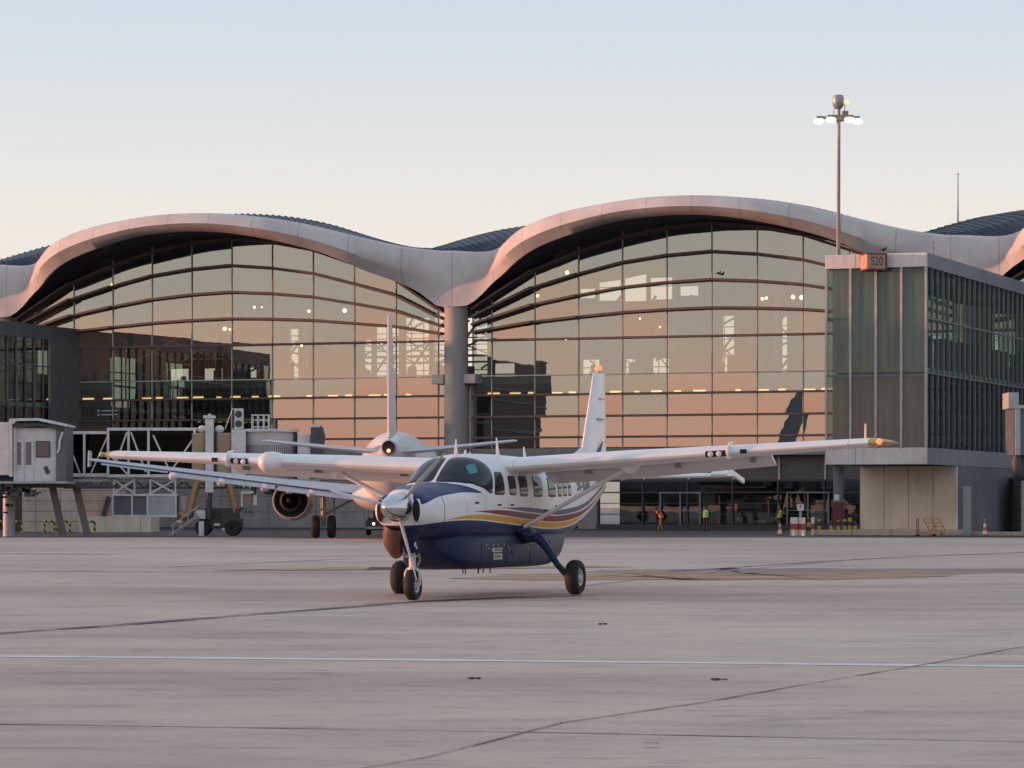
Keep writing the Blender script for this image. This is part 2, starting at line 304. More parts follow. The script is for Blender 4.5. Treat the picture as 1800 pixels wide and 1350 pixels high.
def glazing(t0, lo, hi, ground=False):
    tp = []; n = 40
    for i in range(n+1):
        u = lo+(hi-lo)*i/n; tp.append((t0+u, 0, smooth_tb(ZG, u)))
    gz = MB(); ex = [lo]+[x for x in MX if lo < x < hi]+[hi]; rj = random.Random(int(t0*7)+3)
    for xa, xb in zip(ex, ex[1:]):
        za, zb_ = smooth_tb(ZG, xa), smooth_tb(ZG, xb); lv = [(6.0,6.0),(8.3,8.3),(9.9,9.9),(11.34,11.34),(FZ,FZ)]+[(FZ+q*gshape(xa), FZ+q*gshape(xb)) for q in (1,2,3,4)]
        lv = [l for l in lv if l[0] < za-.3 and l[1] < zb_-.3]+[(za,zb_)]
        for (l0, l1), (h0, h1) in zip(lv, lv[1:]):
            j = [rj.uniform(-.016,.016) for _ in range(3)]; gz.add([(t0+xa,j[0],l0),(t0+xb,j[1],l1),(t0+xb,j[1]+j[2],h1),(t0+xa,j[0]+j[2],h0)], [(0,1,2,3)])
    gz.build('glazing', fglass, T)
    for x in MX:
        if x < lo or x > hi: continue
        MB().box(t0+x-.03,t0+x+.03,-.09,.10,5.95,smooth_tb(ZG,x)-.02).build('mullion', mull, T)
    pts = [lo+.3]+[x for x in MX if lo < x < hi]+[hi-.3]
    for k in range(4):
        b = MB()
        for a, c in zip(pts, pts[1:]):
            za = FZ+(4-k)*gshape(a); zc = FZ+(4-k)*gshape(c)
            if za > smooth_tb(ZG, a)-.1 and zc > smooth_tb(ZG, c)-.1: continue
            dd = .40+.5*min(1,max(0,(abs(a-19.3)-11)/6)); b.bar((t0+a,-.14-dd/2,za), (t0+c,-.14-dd/2,zc), dd, .17); b.bar((t0+a,-.17,za-.10), (t0+c,-.17,zc-.10), .16, .08)
        b.build('transom', frame, T)
    for z in (FZ, 9.9, 8.3, 6.75):
        MB().box(t0+lo+.2,t0+hi-.2,-.40,-.13,z-.075,z+.075).build('transom', frame, T)
    MB().box(t0+lo+.2,t0+hi-.2,-.2,-.02,11.3,11.38).build('transom', mull, T)
for b0, lo, hi in ((-2*BAY,.9,37.6), (-BAY,.9,37.6), (0,.9,37.6), (BAY,.9,37.6)):
    canopy(b0); glazing(b0, lo, hi)
for k in (-1, 0, 1):
    t = k*BAY
    MB().lathe([(.93,0),(.90,6),(.88,16.4),(.9,16.52)], (t,-.9,0), n=32, caps=True).build('column', colc, T, smooth=40)
    bm_ = mat('bracket_concrete',(.42,.41,.39),.7)
    MB().box(t-1.75,t-.8,-1.5,.1,10.75,11.45).build('column_bracket', bm_, T, bevel=.04); MB().box(t+.8,t+1.75,-1.5,.1,10.75,11.45).build('column_bracket', bm_, T, bevel=.04)
    MB().box(t-.98,t-.84,-.5,.05,0,10.74).box(t+.84,t+.98,-.5,.05,0,10.74).build('downpipe', mull, T)
# inside
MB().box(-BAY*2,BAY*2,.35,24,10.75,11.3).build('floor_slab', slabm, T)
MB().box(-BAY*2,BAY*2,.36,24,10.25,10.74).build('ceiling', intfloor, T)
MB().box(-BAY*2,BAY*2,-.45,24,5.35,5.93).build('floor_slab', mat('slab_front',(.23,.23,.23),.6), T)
# back wall with openings (a grid of panels)
bw = MB()
def backwall(t0, holes, y=24, z0=5.9, z1=22):
    xs = sorted({0, BAY} | {h[0] for h in holes} | {h[1] for h in holes}); zs = sorted({z0, z1} | {h[2] for h in holes} | {h[3] for h in holes})
    for a, b in zip(xs, xs[1:]):
        for c, d in zip(zs, zs[1:]):
            if any(h[0] <= (a+b)/2 <= h[1] and h[2] <= (c+d)/2 <= h[3] for h in holes): continue
            bw.box(t0+a, t0+b, y, y+.3, c, d)
h1 = [(x, x+.9, 12.2, 16.6) for x in (13.2,)]+[(x, x+2.2, 12.0, 14.0) for x in (18.6,21.2,23.8,26.4,29.0)]+[(x, x+2.2, 14.2, z) for x, z in ((18.6,15.6),(21.2,16.6),(23.8,17.3),(26.4,17.6),(29.0,17.2))]+[(x,x+1.8,12.1,13.4) for x in (2,5.2,8.4,31.8)]
backwall(-BAY, h1)
h2 = [(x,x+1.9,18.75-.5*math.sin(math.pi*(i+.5)/5),18.9+1.5*math.sin(math.pi*(i+.5)/5)) for i, x in enumerate((.2,2.4,4.6,6.8,9.0))]+[(x, x+z, 12.2, 16.9) for x, z in ((12.9,1.0),(17.6,1.3),(19.2,1.3),(20.8,1.9))]+[(x,x+2.4,12.1,15.2) for x in (24,27,30,33)]+[(x,x+1.5,12.1,13.6) for x in (1,4,7)]
backwall(0, h2); backwall(-2*BAY, []); backwall(BAY, [])
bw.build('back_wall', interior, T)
wb = MB()
for t0, a, c in ((-BAY,12.5,32),(0,0,36)):
    for z in (12.9,13.6,15.0,16.0,19.4): wb.bar((t0+a,23.7,z),(t0+c,23.7,z+.0),.08)
    for k in range(int((c-a)/1.1)): wb.bar((t0+a+1.1*k,23.6,12),(t0+a+1.1*k,23.6,17.6),.07)
    for k in range(int((c-a)/3)): wb.bar((t0+a+3*k,22,12),(t0+a+3*k+5,22,18.5),.16); wb.bar((t0+a+3*k+4,21,12),(t0+a+3*k,21,16.5),.10)
wb.build('window_bar', mat('window_bar', (.12,.125,.11), .6), T)
pm = mat('interior_white', (.22,.23,.20), .6); ic = MB(); tr_ = MB()
for b0 in (-BAY, 0):
    for u in (6,14,22,30): ic.cyl((b0+u, 9, 11.3), .28, 7.5, n=12)
    for u in range(3,36,4):
        tr_.bar((b0+u,13,12.5+.1*(u%7)), (b0+u+7,13,16.5-.1*(u%5)), .14); tr_.bar((b0+u+6,15,13.0), (b0+u-1,15,15.5), .10)
    for z in (12.2,13.2,14.2,15.2): tr_.box(b0+16,b0+37,18,18.1,z,z+.1)
ic.build('interior_column', pm, T, smooth=40); tr_.build('interior_truss', pm, T)
ib = MB(); rnd.seed(11)
for b0 in (-BAY, 0):
    for k in range(60):
        u = rnd.uniform(1,37); d = rnd.uniform(1.0,8); s = rnd.uniform(.2,.7); ib.box(b0+u,b0+u+s,d,d+.5,11.3,11.3+rnd.choice([.45,.8,1.0,1.1,1.5]))
    ib.box(b0+23.5,b0+26.8,6,9,11.3,15.8)
ib.build('seating', mat('seating_grey', (.20,.19,.18), .6), T)
# lamps
for k in range(46):
    if k in (4,13,20,33): continue
    u = -36.5+1.62*k; u += (u > -1)*2.0
    d = [2.6,3.4,2.6,3.0][k % 4]; l = [.75,.5,.9,.8,.35][k % 5]
    MB().box(u, u+l, d, d+.22, 10.08, 10.2).build('strip_light', lampm, T)
bulbs = [(198,501,.12),(395,578,.13),(404,579,.07),(447,540,.08),(543,547,.09),(606,546,.13),(530,607,.09),(1340,525,.10),(1347,524,.09),(1394,522,.13),(1409,523,.13),(945,520,.09),(997,479,.12),(1125,560,.06),(1160,575,.06),(995,596,.07),(460,540,.05)]
def facade_t(px, q):                     # t where the ray through column px meets the plane q in front
    k = (px-900)/F; ox = C2.x-math.sin(AL)*q; oy = C2.y-math.cos(AL)*q
    t = (k*oy-ox)/(math.cos(AL)+k*math.sin(AL)); return t, oy-math.sin(AL)*t
for px, py, r in bulbs:
    t, Y = facade_t(px, -2.0); z = EYE+(HOR-py)*Y/F
    b = MB().ball((t, 2.0, z), r*1.15, 12); b.build('spot_lamp', bulbm, T, smooth=60)
# bay signs inside (white direction sign strips)
sg = MB()
for px, py in ((186,722),(186,729)):
    t, Y = facade_t(px,-1.2); z = EYE+(HOR-py)*Y/F; sg.box(t-.4,t+1.0,1.2,1.25,z-.04,z+.04).ball((t-.65,1.2,z),.09,8)
sg.build('direction_sign', emat('sign_lit', (.6,.68,.8), .35), T)
# ground storey
MB().box(-BAY*2,1.0,.3,.6,0,5.3).build('ground_wall', concrete('ground_wall_grey', (.30,.30,.30), 4, 1.2), T)
MB().box(1.2,10.8,-.05,.3,0,3.45).build('ground_wall', concrete('ground_wall_pale', (.27,.28,.30), 2.4, 0), T)
MB().box(1.0,BAY+8,.45,.7,3.55,5.3).build('upper_panel', mat('grey_panel', (.11,.105,.105), .5), T)
gg = glassmat('door_glass', (.52,.62,.64), .08, (.9,.95,1), fres=.5, wave=.010, wscale=.5)
MB().add([(10.9,.2,.35),(BAY+6,.2,.35),(BAY+6,.2,3.45),(10.9,.2,3.45)], [(0,1,2,3)]).build('ground_glazing', gg, T)
gf = MB().box(10.8,BAY+6,.02,.3,3.45,3.6).box(10.8,BAY+6,.1,.3,2.62,2.72).box(10.8,BAY+6,.12,.3,1.85,1.91).box(10.8,BAY+6,.12,.3,1.05,1.11).box(10.8,BAY+6,-.3,.4,.0,.34)
for k in range(11): gf.box(10.8+3.42*k,10.92+3.42*k,.02,.3,.34,3.45)
gf.build('ground_frame', mat('dark_frame', (.035,.04,.05), .4), T)
um = MB()
for k in range(11): um.box(10.8+3.42*k,10.95+3.42*k,.3,.44,3.6,5.3)
um.build('panel_mullion', mull, T)
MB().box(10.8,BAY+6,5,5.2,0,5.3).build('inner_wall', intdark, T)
rnd.seed(5); ii = MB()
for k in range(30):
    u = rnd.uniform(11.5,BAY); w = rnd.uniform(.3,1.4); z = rnd.uniform(.4,2.4); ii.box(u,u+w,4.6,4.9,z,z+rnd.uniform(.2,.9))
ii.build('indoor_fitting', mat('indoor_pale', (.34,.36,.33), .6), T)
for px0, px1 in ((1160,1232),(1383,1458)):
    a = facade_t(px0,0)[0]; c = facade_t(px1,0)[0]
    d = MB().box(a,a+.1,-.08,.0,.34,2.6).box(c-.1,c,-.08,.0,.34,2.6).box(a,c,-.08,.0,2.6,2.7); d.box((a+c)/2-.05,(a+c)/2+.05,-.06,0,.34,2.6); d.box(a+.1,c-.1,-.05,0,1.35,1.4)
    d.build('door_frame', mat('white_door_frame', (.22,.23,.25), .5), T)
black = mat('tyre_black', (.012,.012,.013), .75)
# ================================================================ piers
pglass = glassmat('pier_glass', (.60,.78,.77), .08, (.75,.92,1), wave=.05, wscale=.5, fres=.6)
pglass2 = glassmat('pier_front_glass', (.55,.66,.64), .035, (1,.97,.97), wave=.02, wscale=.4, fres=.5)
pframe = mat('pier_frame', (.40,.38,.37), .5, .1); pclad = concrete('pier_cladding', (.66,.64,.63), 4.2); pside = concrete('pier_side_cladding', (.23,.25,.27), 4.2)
pmul = mat('dark_mullion', (.10,.14,.16), .4); ptan = concrete('pier_base_panel', (.80,.68,.56), 1.48)
def pier(name_lab, t_right, width, length, seed, ztop=16.05, bh=.8):
    # local frame: x along the facade, y towards the terminal, origin at the right front corner
    P = empty('boarding_pier', fac(t_right, length), -AL, name_lab, 'building'); Wd = width; Ln = length+.0
    zs, zf = 4.05, 5.0
    MB().box(-Wd,0,0,.25,ztop-bh,ztop).build('parapet_band', pclad, P, bevel=.03); MB().box(-Wd,0,0,.25,zs,zf).build('front_band', pclad, P, bevel=.03)
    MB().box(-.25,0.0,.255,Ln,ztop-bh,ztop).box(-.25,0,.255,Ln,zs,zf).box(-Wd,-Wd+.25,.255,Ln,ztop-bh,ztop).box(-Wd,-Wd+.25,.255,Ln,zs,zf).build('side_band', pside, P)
    MB().box(-Wd+.26,-.26,.26,Ln,ztop-.5,ztop-.1).build('roof', roofm, P)
    MB().box(-Wd+.2,-.2,.2,Ln,zs+.05,zs+.35).build('floor_slab', pside, P)
    MB().box(-Wd+.35,-.35,.4,Ln,9.3,9.6).build('floor_slab', slabm, P)
    MB().add([(-Wd+.1,.12,zf),(-.1,.12,zf),(-.1,.12,ztop-bh),(-Wd+.1,.12,ztop-bh)], [(0,1,2,3)]).build('front_glass', pglass2, P)
    for x in (-.12,-Wd+.12):
        MB().add([(x,.2,zf),(x,Ln,zf),(x,Ln,ztop-bh),(x,.2,ztop-bh)], [(0,1,2,3)]).build('side_glass', pglass, P)
    f = MB()
    for k in range(5):
        x = -Wd+k*Wd/4; w = .13 if k in (0,4) else .07
        f.box(max(-Wd,x-w),min(0,x+w),-.05,.11,zf,ztop-bh)
    f.build('front_mullion', pframe, P)
    MB().box(-Wd+.1,-.1,.02,.1,9.05,9.2).build('front_transom', pmul, P)
    MB().box(-Wd+.3,-.3,.5,.6,9.3,ztop-bh-.05).build('front_lining', mat('lining_green_grey', (.29,.31,.31), .6, var=.35, scale=2.2, stretch=(1,1,.05)), P); MB().box(-Wd+.3,-.3,.5,.6,zf,9.2).build('front_lining', mat('lining_warm_grey', (.31,.295,.30), .6, var=.25, scale=1.6, stretch=(1,1,.08)), P)
    MB().box(-Wd+.3,-.3,.4,Ln,4.45,4.7).build('floor_slab', intdark, P)
    s = MB(); n = int(Ln/1.35)
    for k in range(1, n):
        y = k*1.35; s.box(-.11,.015,y-.028,y+.028,zf,ztop-bh)
    s.box(-.10,.01,.2,Ln,12.3,12.40).box(-.09,.0,.2,Ln,9.2,9.27)
    s.build('side_mullion', pmul, P)
    s = MB()
    for k in range(1, n//2):
        y = k*2.7; s.box(-Wd-.02,-Wd+.11,y-.05,y+.05,zf,ztop-bh)
    s.box(-Wd-.01,-Wd+.1,.2,Ln,12.3,12.5)
    s.build('side_mullion', pmul, P)
    rnd.seed(seed); k_ = MB()
    for k in range(int(Ln/2.2)):
        y = 1+k*2.2; k_.box(-Wd*.55,-Wd*.5,y,y+rnd.uniform(.5,1.4),zf,9.2 if rnd.random() < .7 else 8); 
        if rnd.random() < .75: k_.box(-Wd*.6,-Wd*.5,y,y+rnd.uniform(.4,1.7),9.7,rnd.choice([11,12,14.6]))
    k_.box(-Wd*.8,-Wd*.78,.5,Ln,zf,9.2)
    k_.build('partition', mat('partition_dark', (.04,.05,.055), .7), P)
    return P
PR = pier('glass boarding pier block on the right with cream base wall and gate sign', 46.3, 5.95, 44.4, 3)
# base of the right pier
MB().box(-5.9,-.02,7.5,7.7,.30,4.04).build('base_panel', ptan, PR)
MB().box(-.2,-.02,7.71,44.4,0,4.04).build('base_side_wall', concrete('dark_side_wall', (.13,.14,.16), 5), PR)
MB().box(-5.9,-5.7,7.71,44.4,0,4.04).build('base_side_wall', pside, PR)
MB().cyl((-5.60,1.6,.3), .3, 3.74, n=20).build('column', mat('pier_column_slate', (.16,.18,.20), .7), PR, smooth=40)
MB().cyl((-5.60,1.6,.9), .33, 1.0, n=20).box(-5.85,-5.35,1.2,1.3,.6,1.9).build('column_guard', mat('maroon_paint', (.12,.018,.03), .5), PR)
MB().box(-5.75,-5.45,1.15,1.25,2.0,2.35).build('notice', mat('notice_white', (.6,.6,.6), .5), PR)
MB().box(-6.8,.6,.7,7.49,0,.30).box(.61,9,.9,2.4,0,.22).build('kerb_plinth', concrete('plinth', (.50,.38,.31), 2.3), PR, bevel=.03)
MB().box(2.0,2.4,.3,.7,.0,2.8).build('service_post', mat('post_grey', (.25,.28,.29), .5), PR, bevel=.03)
# illuminated-style gate sign hung on the pier corner of the front band
G = empty('gate_sign', fac(46.3-3.05, 44.4+.30), R(14), 'pink brown gate sign reading S20 high on the pier front', 'sign')
sgm = mat('sign_box_red', (.36,.15,.11), .5); sgd = mat('sign_text_dark', (.04,.015,.015), .5); sgf = mat('sign_face', (.34,.22,.20), .5)
G.location.z = 15.12
MB().box(-.56,.56,-.56,.56,0,.86).build('sign_box', sgm, G, bevel=.02)
MB().box(-.50,.50,-.57,-.561,.08,.78).build('sign_face', sgf, G)
MB().box(-.565,-.561,-.46,.46,.08,.78).build('side_face', mat('sign_side_sunlit', (.75,.36,.20), .5), G)  # orange of the low sun on the left face painted into its colour
textpart('sign_text', 'S20', .72, Matrix.Translation((.02,-.575,.43)) @ Matrix.Rotation(R(90),4,'X'), sgd, G, xs=.72)
textpart('sign_text', '7', .7, Matrix.Translation((-.57,.0,.43)) @ Matrix.Rotation(R(-90),4,'Z') @ Matrix.Rotation(R(90),4,'X'), mat('sign_seven', (.45,.12,.08), .5), G)
MB().box(-.60,.62,-.60,.58,.862,.90).box(-.60,.62,-.60,.58,-.05,-.002).box(.561,.62,-.60,.56,-.002,.862).build('sign_frame', mat('sign_frame', (.07,.04,.04), .5), G)
PL = pier('dark glass boarding pier at the left edge with grey cladding', -BAY+6.4, 9, 35.4, 8, ztop=15.5, bh=1.05)
MB().box(-.04,.15,30.5,35.4,4.0,14.5).build('end_panel', mat('end_clad', (.15,.15,.16), .6), PL)
MB().box(-8.8,-.3,3,35.3,0,4.0).build('base_wall', intdark, PL)
# unseen dark block, added and shaped for its reflection in the hall glass
TW = empty('mirrored_block', fac(-17.7, 55), -AL, 'unseen dark block left of the frame, shaped for its reflection in the hall glass', 'building')
MB().box(-1.3,1.3,-7,7,0,15.2).build('block_body', mat('block_dark', (.03,.032,.04), .5), TW)
f = MB()
for z in (3,6,9,12,15.2): f.box(-1.4,1.4,-7.1,7.1,z,z+.2)
f.build('block_band', pside, TW)
# parked jet out of frame to the left; the right hall mirrors its fin
PJ = empty('parked_jet', fac(-2.6,100), -AL, 'grey jet outside the frame, its fin mirrored in the right hall glass', 'airplane')
MB().prism([((px-1400)*.061,0,1.7+(889-py)/17.0) for px, py in ((1335,835),(1392,835),(1400,775),(1412,740),(1423,702),(1421,688),(1408,691),(1394,706),(1382,735),(1370,765))],(0,.35,0)).build('tail_fin', mat('jet_fin_grey', (.22,.26,.30), .5), PJ)
MB().lathe([(.2,2),(1.0,-3),(1.8,-8),(1.98,-12),(1.98,-30),(1.3,-34),(.2,-36)], (0,0,3.6), 'x', 28).build('fuselage', mat('jet_grey', (.35,.36,.38), .4), PJ, smooth=60)
for y in (-1,1): MB().loft([[(-19+3*k,y*(1.8+14*k),2.6+k),(-14+k,y*(1.8+14*k),2.6+k),(-14+k,y*(1.8+14*k),2.9+k),(-19+3*k,y*(1.8+14*k),2.9+k)] for k in (0,1)]).build('wing', mat('jet_wing', (.35,.36,.38), .4), PJ)
for x, y in ((-31,0),(-16,3),(-16,-3)): MB().tube([(x,y,2.5),(x,y,.4)], .15, 8).lathe([(.1,-.3),(.55,-.3),(.6,0),(.55,.3),(.1,.3)], (x,y,.6), 'y', 20).build('landing_gear', black, PJ)
# ================================================================ single-engine turboprop (local x forward, y left, z up)
PSI = R(19.7)
CA = empty('propeller_plane', (-.469, 62, -.012), R(-90)-PSI, 'white and dark blue high wing propeller plane with yellow and red stripes', 'airplane')
CA.rotation_euler = (R(.55), 0, R(-90)-PSI)
ST = [ # f, zb, zc, zt, hw, n
 (4.55,1.46,1.63,1.80,.34,2.3),(4.52,1.37,1.63,1.89,.45,2.4),(4.40,1.30,1.62,1.96,.515,2.45),(4.12,1.24,1.60,2.03,.56,2.45),(3.8,1.16,1.58,2.09,.60,2.5),(3.3,1.08,1.57,2.12,.68,2.6),(2.86,1.02,1.58,2.15,.74,2.6),
 (2.5,1.0,1.60,2.37,.78,2.6),(2.07,1.0,1.64,2.59,.82,2.7),(1.7,1.0,1.68,2.66,.84,2.8),(1.2,1.0,1.70,2.69,.85,3.0),(0,1.0,1.72,2.69,.85,3.1),(-1.2,1.0,1.74,2.67,.84,3.1),(-2,1.0,1.76,2.65,.80,3.0),
 (-3.4,1.04,1.80,2.60,.66,2.8),(-4.8,1.28,1.90,2.52,.46,2.5),(-6.0,1.60,2.0,2.43,.27,2.3),(-6.8,1.86,2.1,2.37,.13,2.1),(-7.3,2.06,2.18,2.31,.04,2)]
TB = [[(s[0], s[k]) for s in reversed(ST)] for k in range(6)]
def sec(f): return [smooth_tb(TB[k], f) for k in range(1,6)]
def fp(f, ph, off=0):
    def p(f, ph):
        zb, zc, zt, hw, n = sec(f); s, c = math.sin(ph), math.cos(ph); e = 2/n
        y = hw*math.copysign(abs(s)**e, s); z = zc+(zt-zc)*c**e if c >= 0 else zc-(zc-zb)*(-c)**e
        return Vector((f, y, z))
    q = p(f, ph)
    if off:
        a = p(f+.01, ph)-p(f-.01, ph); b = p(f, ph+.01)-p(f, ph-.01); n = b.cross(a)
        if n.length < 1e-9: return q
        n.normalize()
        if n.dot(q-Vector((f, 0, sec(f)[1]))) < 0: n = -n
        q = q+n*off
    return q
def phz(f, z, side=1):
    zb, zc, zt, hw, n = sec(f)
    if z >= zc: c = min(1, (z-zc)/(zt-zc))**(n/2)
    else: c = -min(1, (zc-z)/(zc-zb))**(n/2)
    return side*math.acos(c)
def fy(f, z, side=1): return fp(f, phz(f, z, side)).y
# body paint
def zc_node(N, L, X, tb):
    mr = N.new('ShaderNodeMapRange'); mr.inputs[1].default_value = -8; mr.inputs[2].default_value = 5; L.new(X, mr.inputs[0])
    fc = N.new('ShaderNodeFloatCurve'); c = fc.mapping.curves[0]; pts = [((f+8)/13, z/3) for f, z in sorted(tb)]
    c.points[0].location = pts[0]; c.points[1].location = pts[-1]
    for p in pts[1:-1]: c.points.new(*p)
    fc.mapping.update(); L.new(mr.outputs[0], fc.inputs['Value'])
    m = N.new('ShaderNodeMath'); m.operation = 'MULTIPLY'; m.inputs[1].default_value = 3; L.new(fc.outputs[0], m.inputs[0]); return m.outputs[0]
B0 = [(-7.9,2.45),(-7.2,2.12),(-6.1,1.80),(-4.5,1.45),(-2.84,1.28),(-1.58,1.25),(.06,1.31),(1.62,1.39),(2.8,1.44),(3.95,1.41),(4.7,1.33)]
def offs(tb): return [(f, z+interp(tb, f)) for f, z in B0]
WHITE = (.72,.73,.75); BLUE = (.018,.035,.115); NAVY = (.03,.045,.10); RED = (.17,.008,.022); YEL = (.62,.33,.015)
def paint_mat():
    m, N, L, b = newmat('aircraft_paint'); t = N.new('ShaderNodeTexCoord'); s = N.new('ShaderNodeSeparateXYZ'); L.new(t.outputs['Object'], s.inputs[0]); X, Z = s.outputs['X'], s.outputs['Z']
    def cmp(op, a, bb):
        k = N.new('ShaderNodeMath'); k.operation = op; L.new(a, k.inputs[0]) if not isinstance(a, float) else setattr(k.inputs[0], 'default_value', a)
        L.new(bb, k.inputs[1]) if not isinstance(bb, float) else setattr(k.inputs[1], 'default_value', bb); return k.outputs[0]
    def mul(a, c): k = N.new('ShaderNodeMath'); k.operation = 'MULTIPLY'; L.new(a, k.inputs[0]); L.new(c, k.inputs[1]); return k.outputs[0]
    n = noise(N, L, coords(N, L, (1,1,3)), 1.5, 5); base = ramp(N, L, n, [(.3, tuple(x*.93 for x in WHITE)), (.7, WHITE)], 'LINEAR').outputs[0]
    def lay(fac, c):
        nonlocal base
        k = N.new('ShaderNodeMixRGB'); L.new(fac, k.inputs[0]); L.new(base, k.inputs[1]); k.inputs[2].default_value = (*c,1); base = k.outputs[0]
    def band(lo, hi): return mul(cmp('GREATER_THAN', Z, zc_node(N, L, X, lo)), cmp('LESS_THAN', Z, zc_node(N, L, X, hi)))
    lay(cmp('LESS_THAN', Z, zc_node(N, L, X, B0)), BLUE)
    lay(band(offs([(-7.2,.03),(-4.2,.10),(-3.4,.03),(0,.025),(2.5,.025),(3.6,.02),(4.0,.02)]), offs([(-7.2,.03),(-4.2,.10),(-3.4,.125),(0,.135),(2.2,.125),(3.2,.08),(3.95,.02)])), YEL)
    lay(band(offs([(-7.2,.06),(-5.8,.10),(-3.4,.142),(0,.145),(1.6,.15),(2.7,.16)]), offs([(-7.2,.06),(-5.8,.13),(-3.4,.26),(0,.26),(1.6,.235),(2.7,.16)])), RED)
    lay(band(offs([(-7.2,.1),(-5.8,.20),(-3.4,.278),(0,.28),(1.35,.285)]), offs([(-7.2,.11),(-5.8,.27),(-3.4,.38),(0,.365),(1.35,.285)])), NAVY)
    lay(mul(band([(-8,3),(2.15,2.9),(2.3,1.955),(2.9,1.95),(3.4,1.92),(3.9,1.87),(4.3,1.79),(4.7,1.68)], [(-8,3),(2.15,2.9),(2.31,1.955),(2.45,1.985),(2.6,2.03),(2.75,2.08),(2.9,2.135),(2.96,2.6),(3.1,2.9),(4.7,3)]), cmp('GREATER_THAN', X, 2.3)), BLUE)
    for sx_ in (3.82, 2.25, 1.15, -.15, -1.95, -4.1, 3.0):      # panel joints
        d = N.new('ShaderNodeMath'); d.operation = 'COMPARE'; L.new(X, d.inputs[0]); d.inputs[1].default_value = sx_; d.inputs[2].default_value = .012 if sx_ > 3 else .005
        k = N.new('ShaderNodeMixRGB'); L.new(mul(d.outputs[0], cmp('LESS_THAN', Z, 1.88)), k.inputs[0]); L.new(base, k.inputs[1]); k.inputs[2].default_value = (.10,.10,.11,1); base = k.outputs[0]
    L.new(base, b.inputs['Base Color']); b.inputs['Roughness'].default_value = .36; b.inputs['Coat Weight'].default_value = .0; b.inputs['Specular IOR Level'].default_value = .28
    return m
paint = paint_mat()
wpaint = mat('white_paint', WHITE, .3, var=.05, coat=.3); bpaint = mat('blue_paint', (.010,.022,.070), .45, var=.2, spec=.25)
dglass = mat('dark_cabin_glass', (.008,.014,.020), .06, var=.3, spec=.32); black = mat('black_rubber', (.012,.012,.013), .75, var=.3, scale=6, bump=.2)
chrome = mat('polished_spinner', (.62,.63,.66), .16, 1, var=.04); steel = mat('landing_gear_white', (.55,.55,.55), .4, var=.1); bronze = mat('exhaust_metal', (.19,.10,.075), .45, .5, var=.3, scale=6)
wunder = wpaint; dark = mat('opening_black', (.006,.006,.007), .8); greym = mat('grey_metal', (.30,.31,.33), .4, .5)
fs = []; f = 4.55
while f > -7.3: fs.append(f); f -= .03 if f > 4.3 else .11
fs.append(-7.3); NR = 56
body = MB().loft([[fp(f, 2*math.pi*k/NR) for k in range(NR)] for f in fs], m=0).build('fuselage', paint, CA, smooth=60)
def patch(name, poly, mt, off=.006, mode='z', side=1, par=None, rr=6):
    P = [(f, phz(f, v, side) if mode == 'z' else side*R(v)) for f, v in poly]; Q = []
    for i in range(len(P)):                                  # rounded corners, finely divided
        a, b, c = P[i-1], P[i], P[(i+1)%len(P)]
        for k in range(5):
            t = k/4; p = tuple(a[j]+(b[j]-a[j])*(.82+.18*t) for j in (0,1)); q = tuple(b[j]+(c[j]-b[j])*(.18*t) for j in (0,1)); Q.append(tuple(p[j]+(q[j]-p[j])*t for j in (0,1)))
        for k in range(1, 6):
            t = .18+.64*k/6; Q.append(tuple(b[j]+(c[j]-b[j])*t for j in (0,1)))
    cx = sum(p[0] for p in Q)/len(Q); cy = sum(p[1] for p in Q)/len(Q)
    rings = [[fp(cx+(p[0]-cx)*s, cy+(p[1]-cy)*s, off if s < .999 else .001) for p in Q] for s in [1.0]+[1-.02-.97*k/rr for k in range(rr+1)]]
    return MB().loft(rings, caps=False).add(rings[-1], [tuple(range(len(Q)))]).build(name, mt, par or CA, smooth=60)
for sd in (1, -1):
    patch('windshield', [(2.87,.7),(2.82,20),(2.68,42),(2.45,60),(2.15,74),(2.02,79),(1.92,79),(1.80,66),(1.72,52),(1.75,37),(1.86,20),(2.02,.7)][::1], dglass, .008, 'a', sd)
    for i, (a, b, c, d, z0, z1) in enumerate([(1.84,1.30,1.62,1.30,1.90,2.34),(1.06,.66,1.06,.66,1.90,2.27),(.48,.0,.48,.0,1.88,2.27),(-.32,-.84,-.32,-.84,1.87,2.27),(-1.2,-1.72,-1.2,-1.72,1.87,2.26),(-1.86,-2.2,-1.86,-2.2,1.88,2.25),(-2.30,-2.62,-2.30,-2.62,1.89,2.25),(-2.74,-3.0,-2.74,-3.0,1.90,2.25)]):
        patch('cabin_window', [(a,z0),(b,z0),(d,z1),(c,z1)], dglass, .006, 'z', sd)
patch('windshield_sticker', [(2.27,24),(2.42,38),(2.20,47),(2.06,32)], mat('teal_sticker', (.03,.20,.22), .3), .013, 'a', 1, rr=1)
# engine inlets on the front of the cowl
for sd in (1, -1):
    b = MB(); rings = []
    for s in (1, .5):
        rings.append([(4.585, sd*.345+s*.072*math.cos(t), 1.62+s*.20*math.sin(t)) for t in [2*math.pi*k/20 for k in range(20)]])
    outer = [(4.44, sd*.34+.095*math.cos(t), 1.62+.23*math.sin(t)) for t in [2*math.pi*k/20 for k in range(20)]]
    b.loft([outer, rings[0]], caps=False); b.build('inlet_lip', wpaint, CA, smooth=60)
    MB().loft([[(4.587,)+p[1:] for p in rings[0]], [(4.588,)+p[1:] for p in rings[1]]], caps=True).build('air_inlet', dark, CA)
MB().lathe([(.33,4.36),(.325,4.50),(.30,4.54),(.262,4.555),(.25,4.5)], (0,0,1.68), 'x', 32).build('cowl_ring', wpaint, CA, smooth=60)
sp = MB().lathe([(.255,4.50),(.262,4.62),(.252,4.74),(.215,4.90),(.155,5.05),(.085,5.16),(.03,5.20),(.002,5.205)], (0,0,1.68), 'x', 40).build('spinner', chrome, CA, smooth=60)
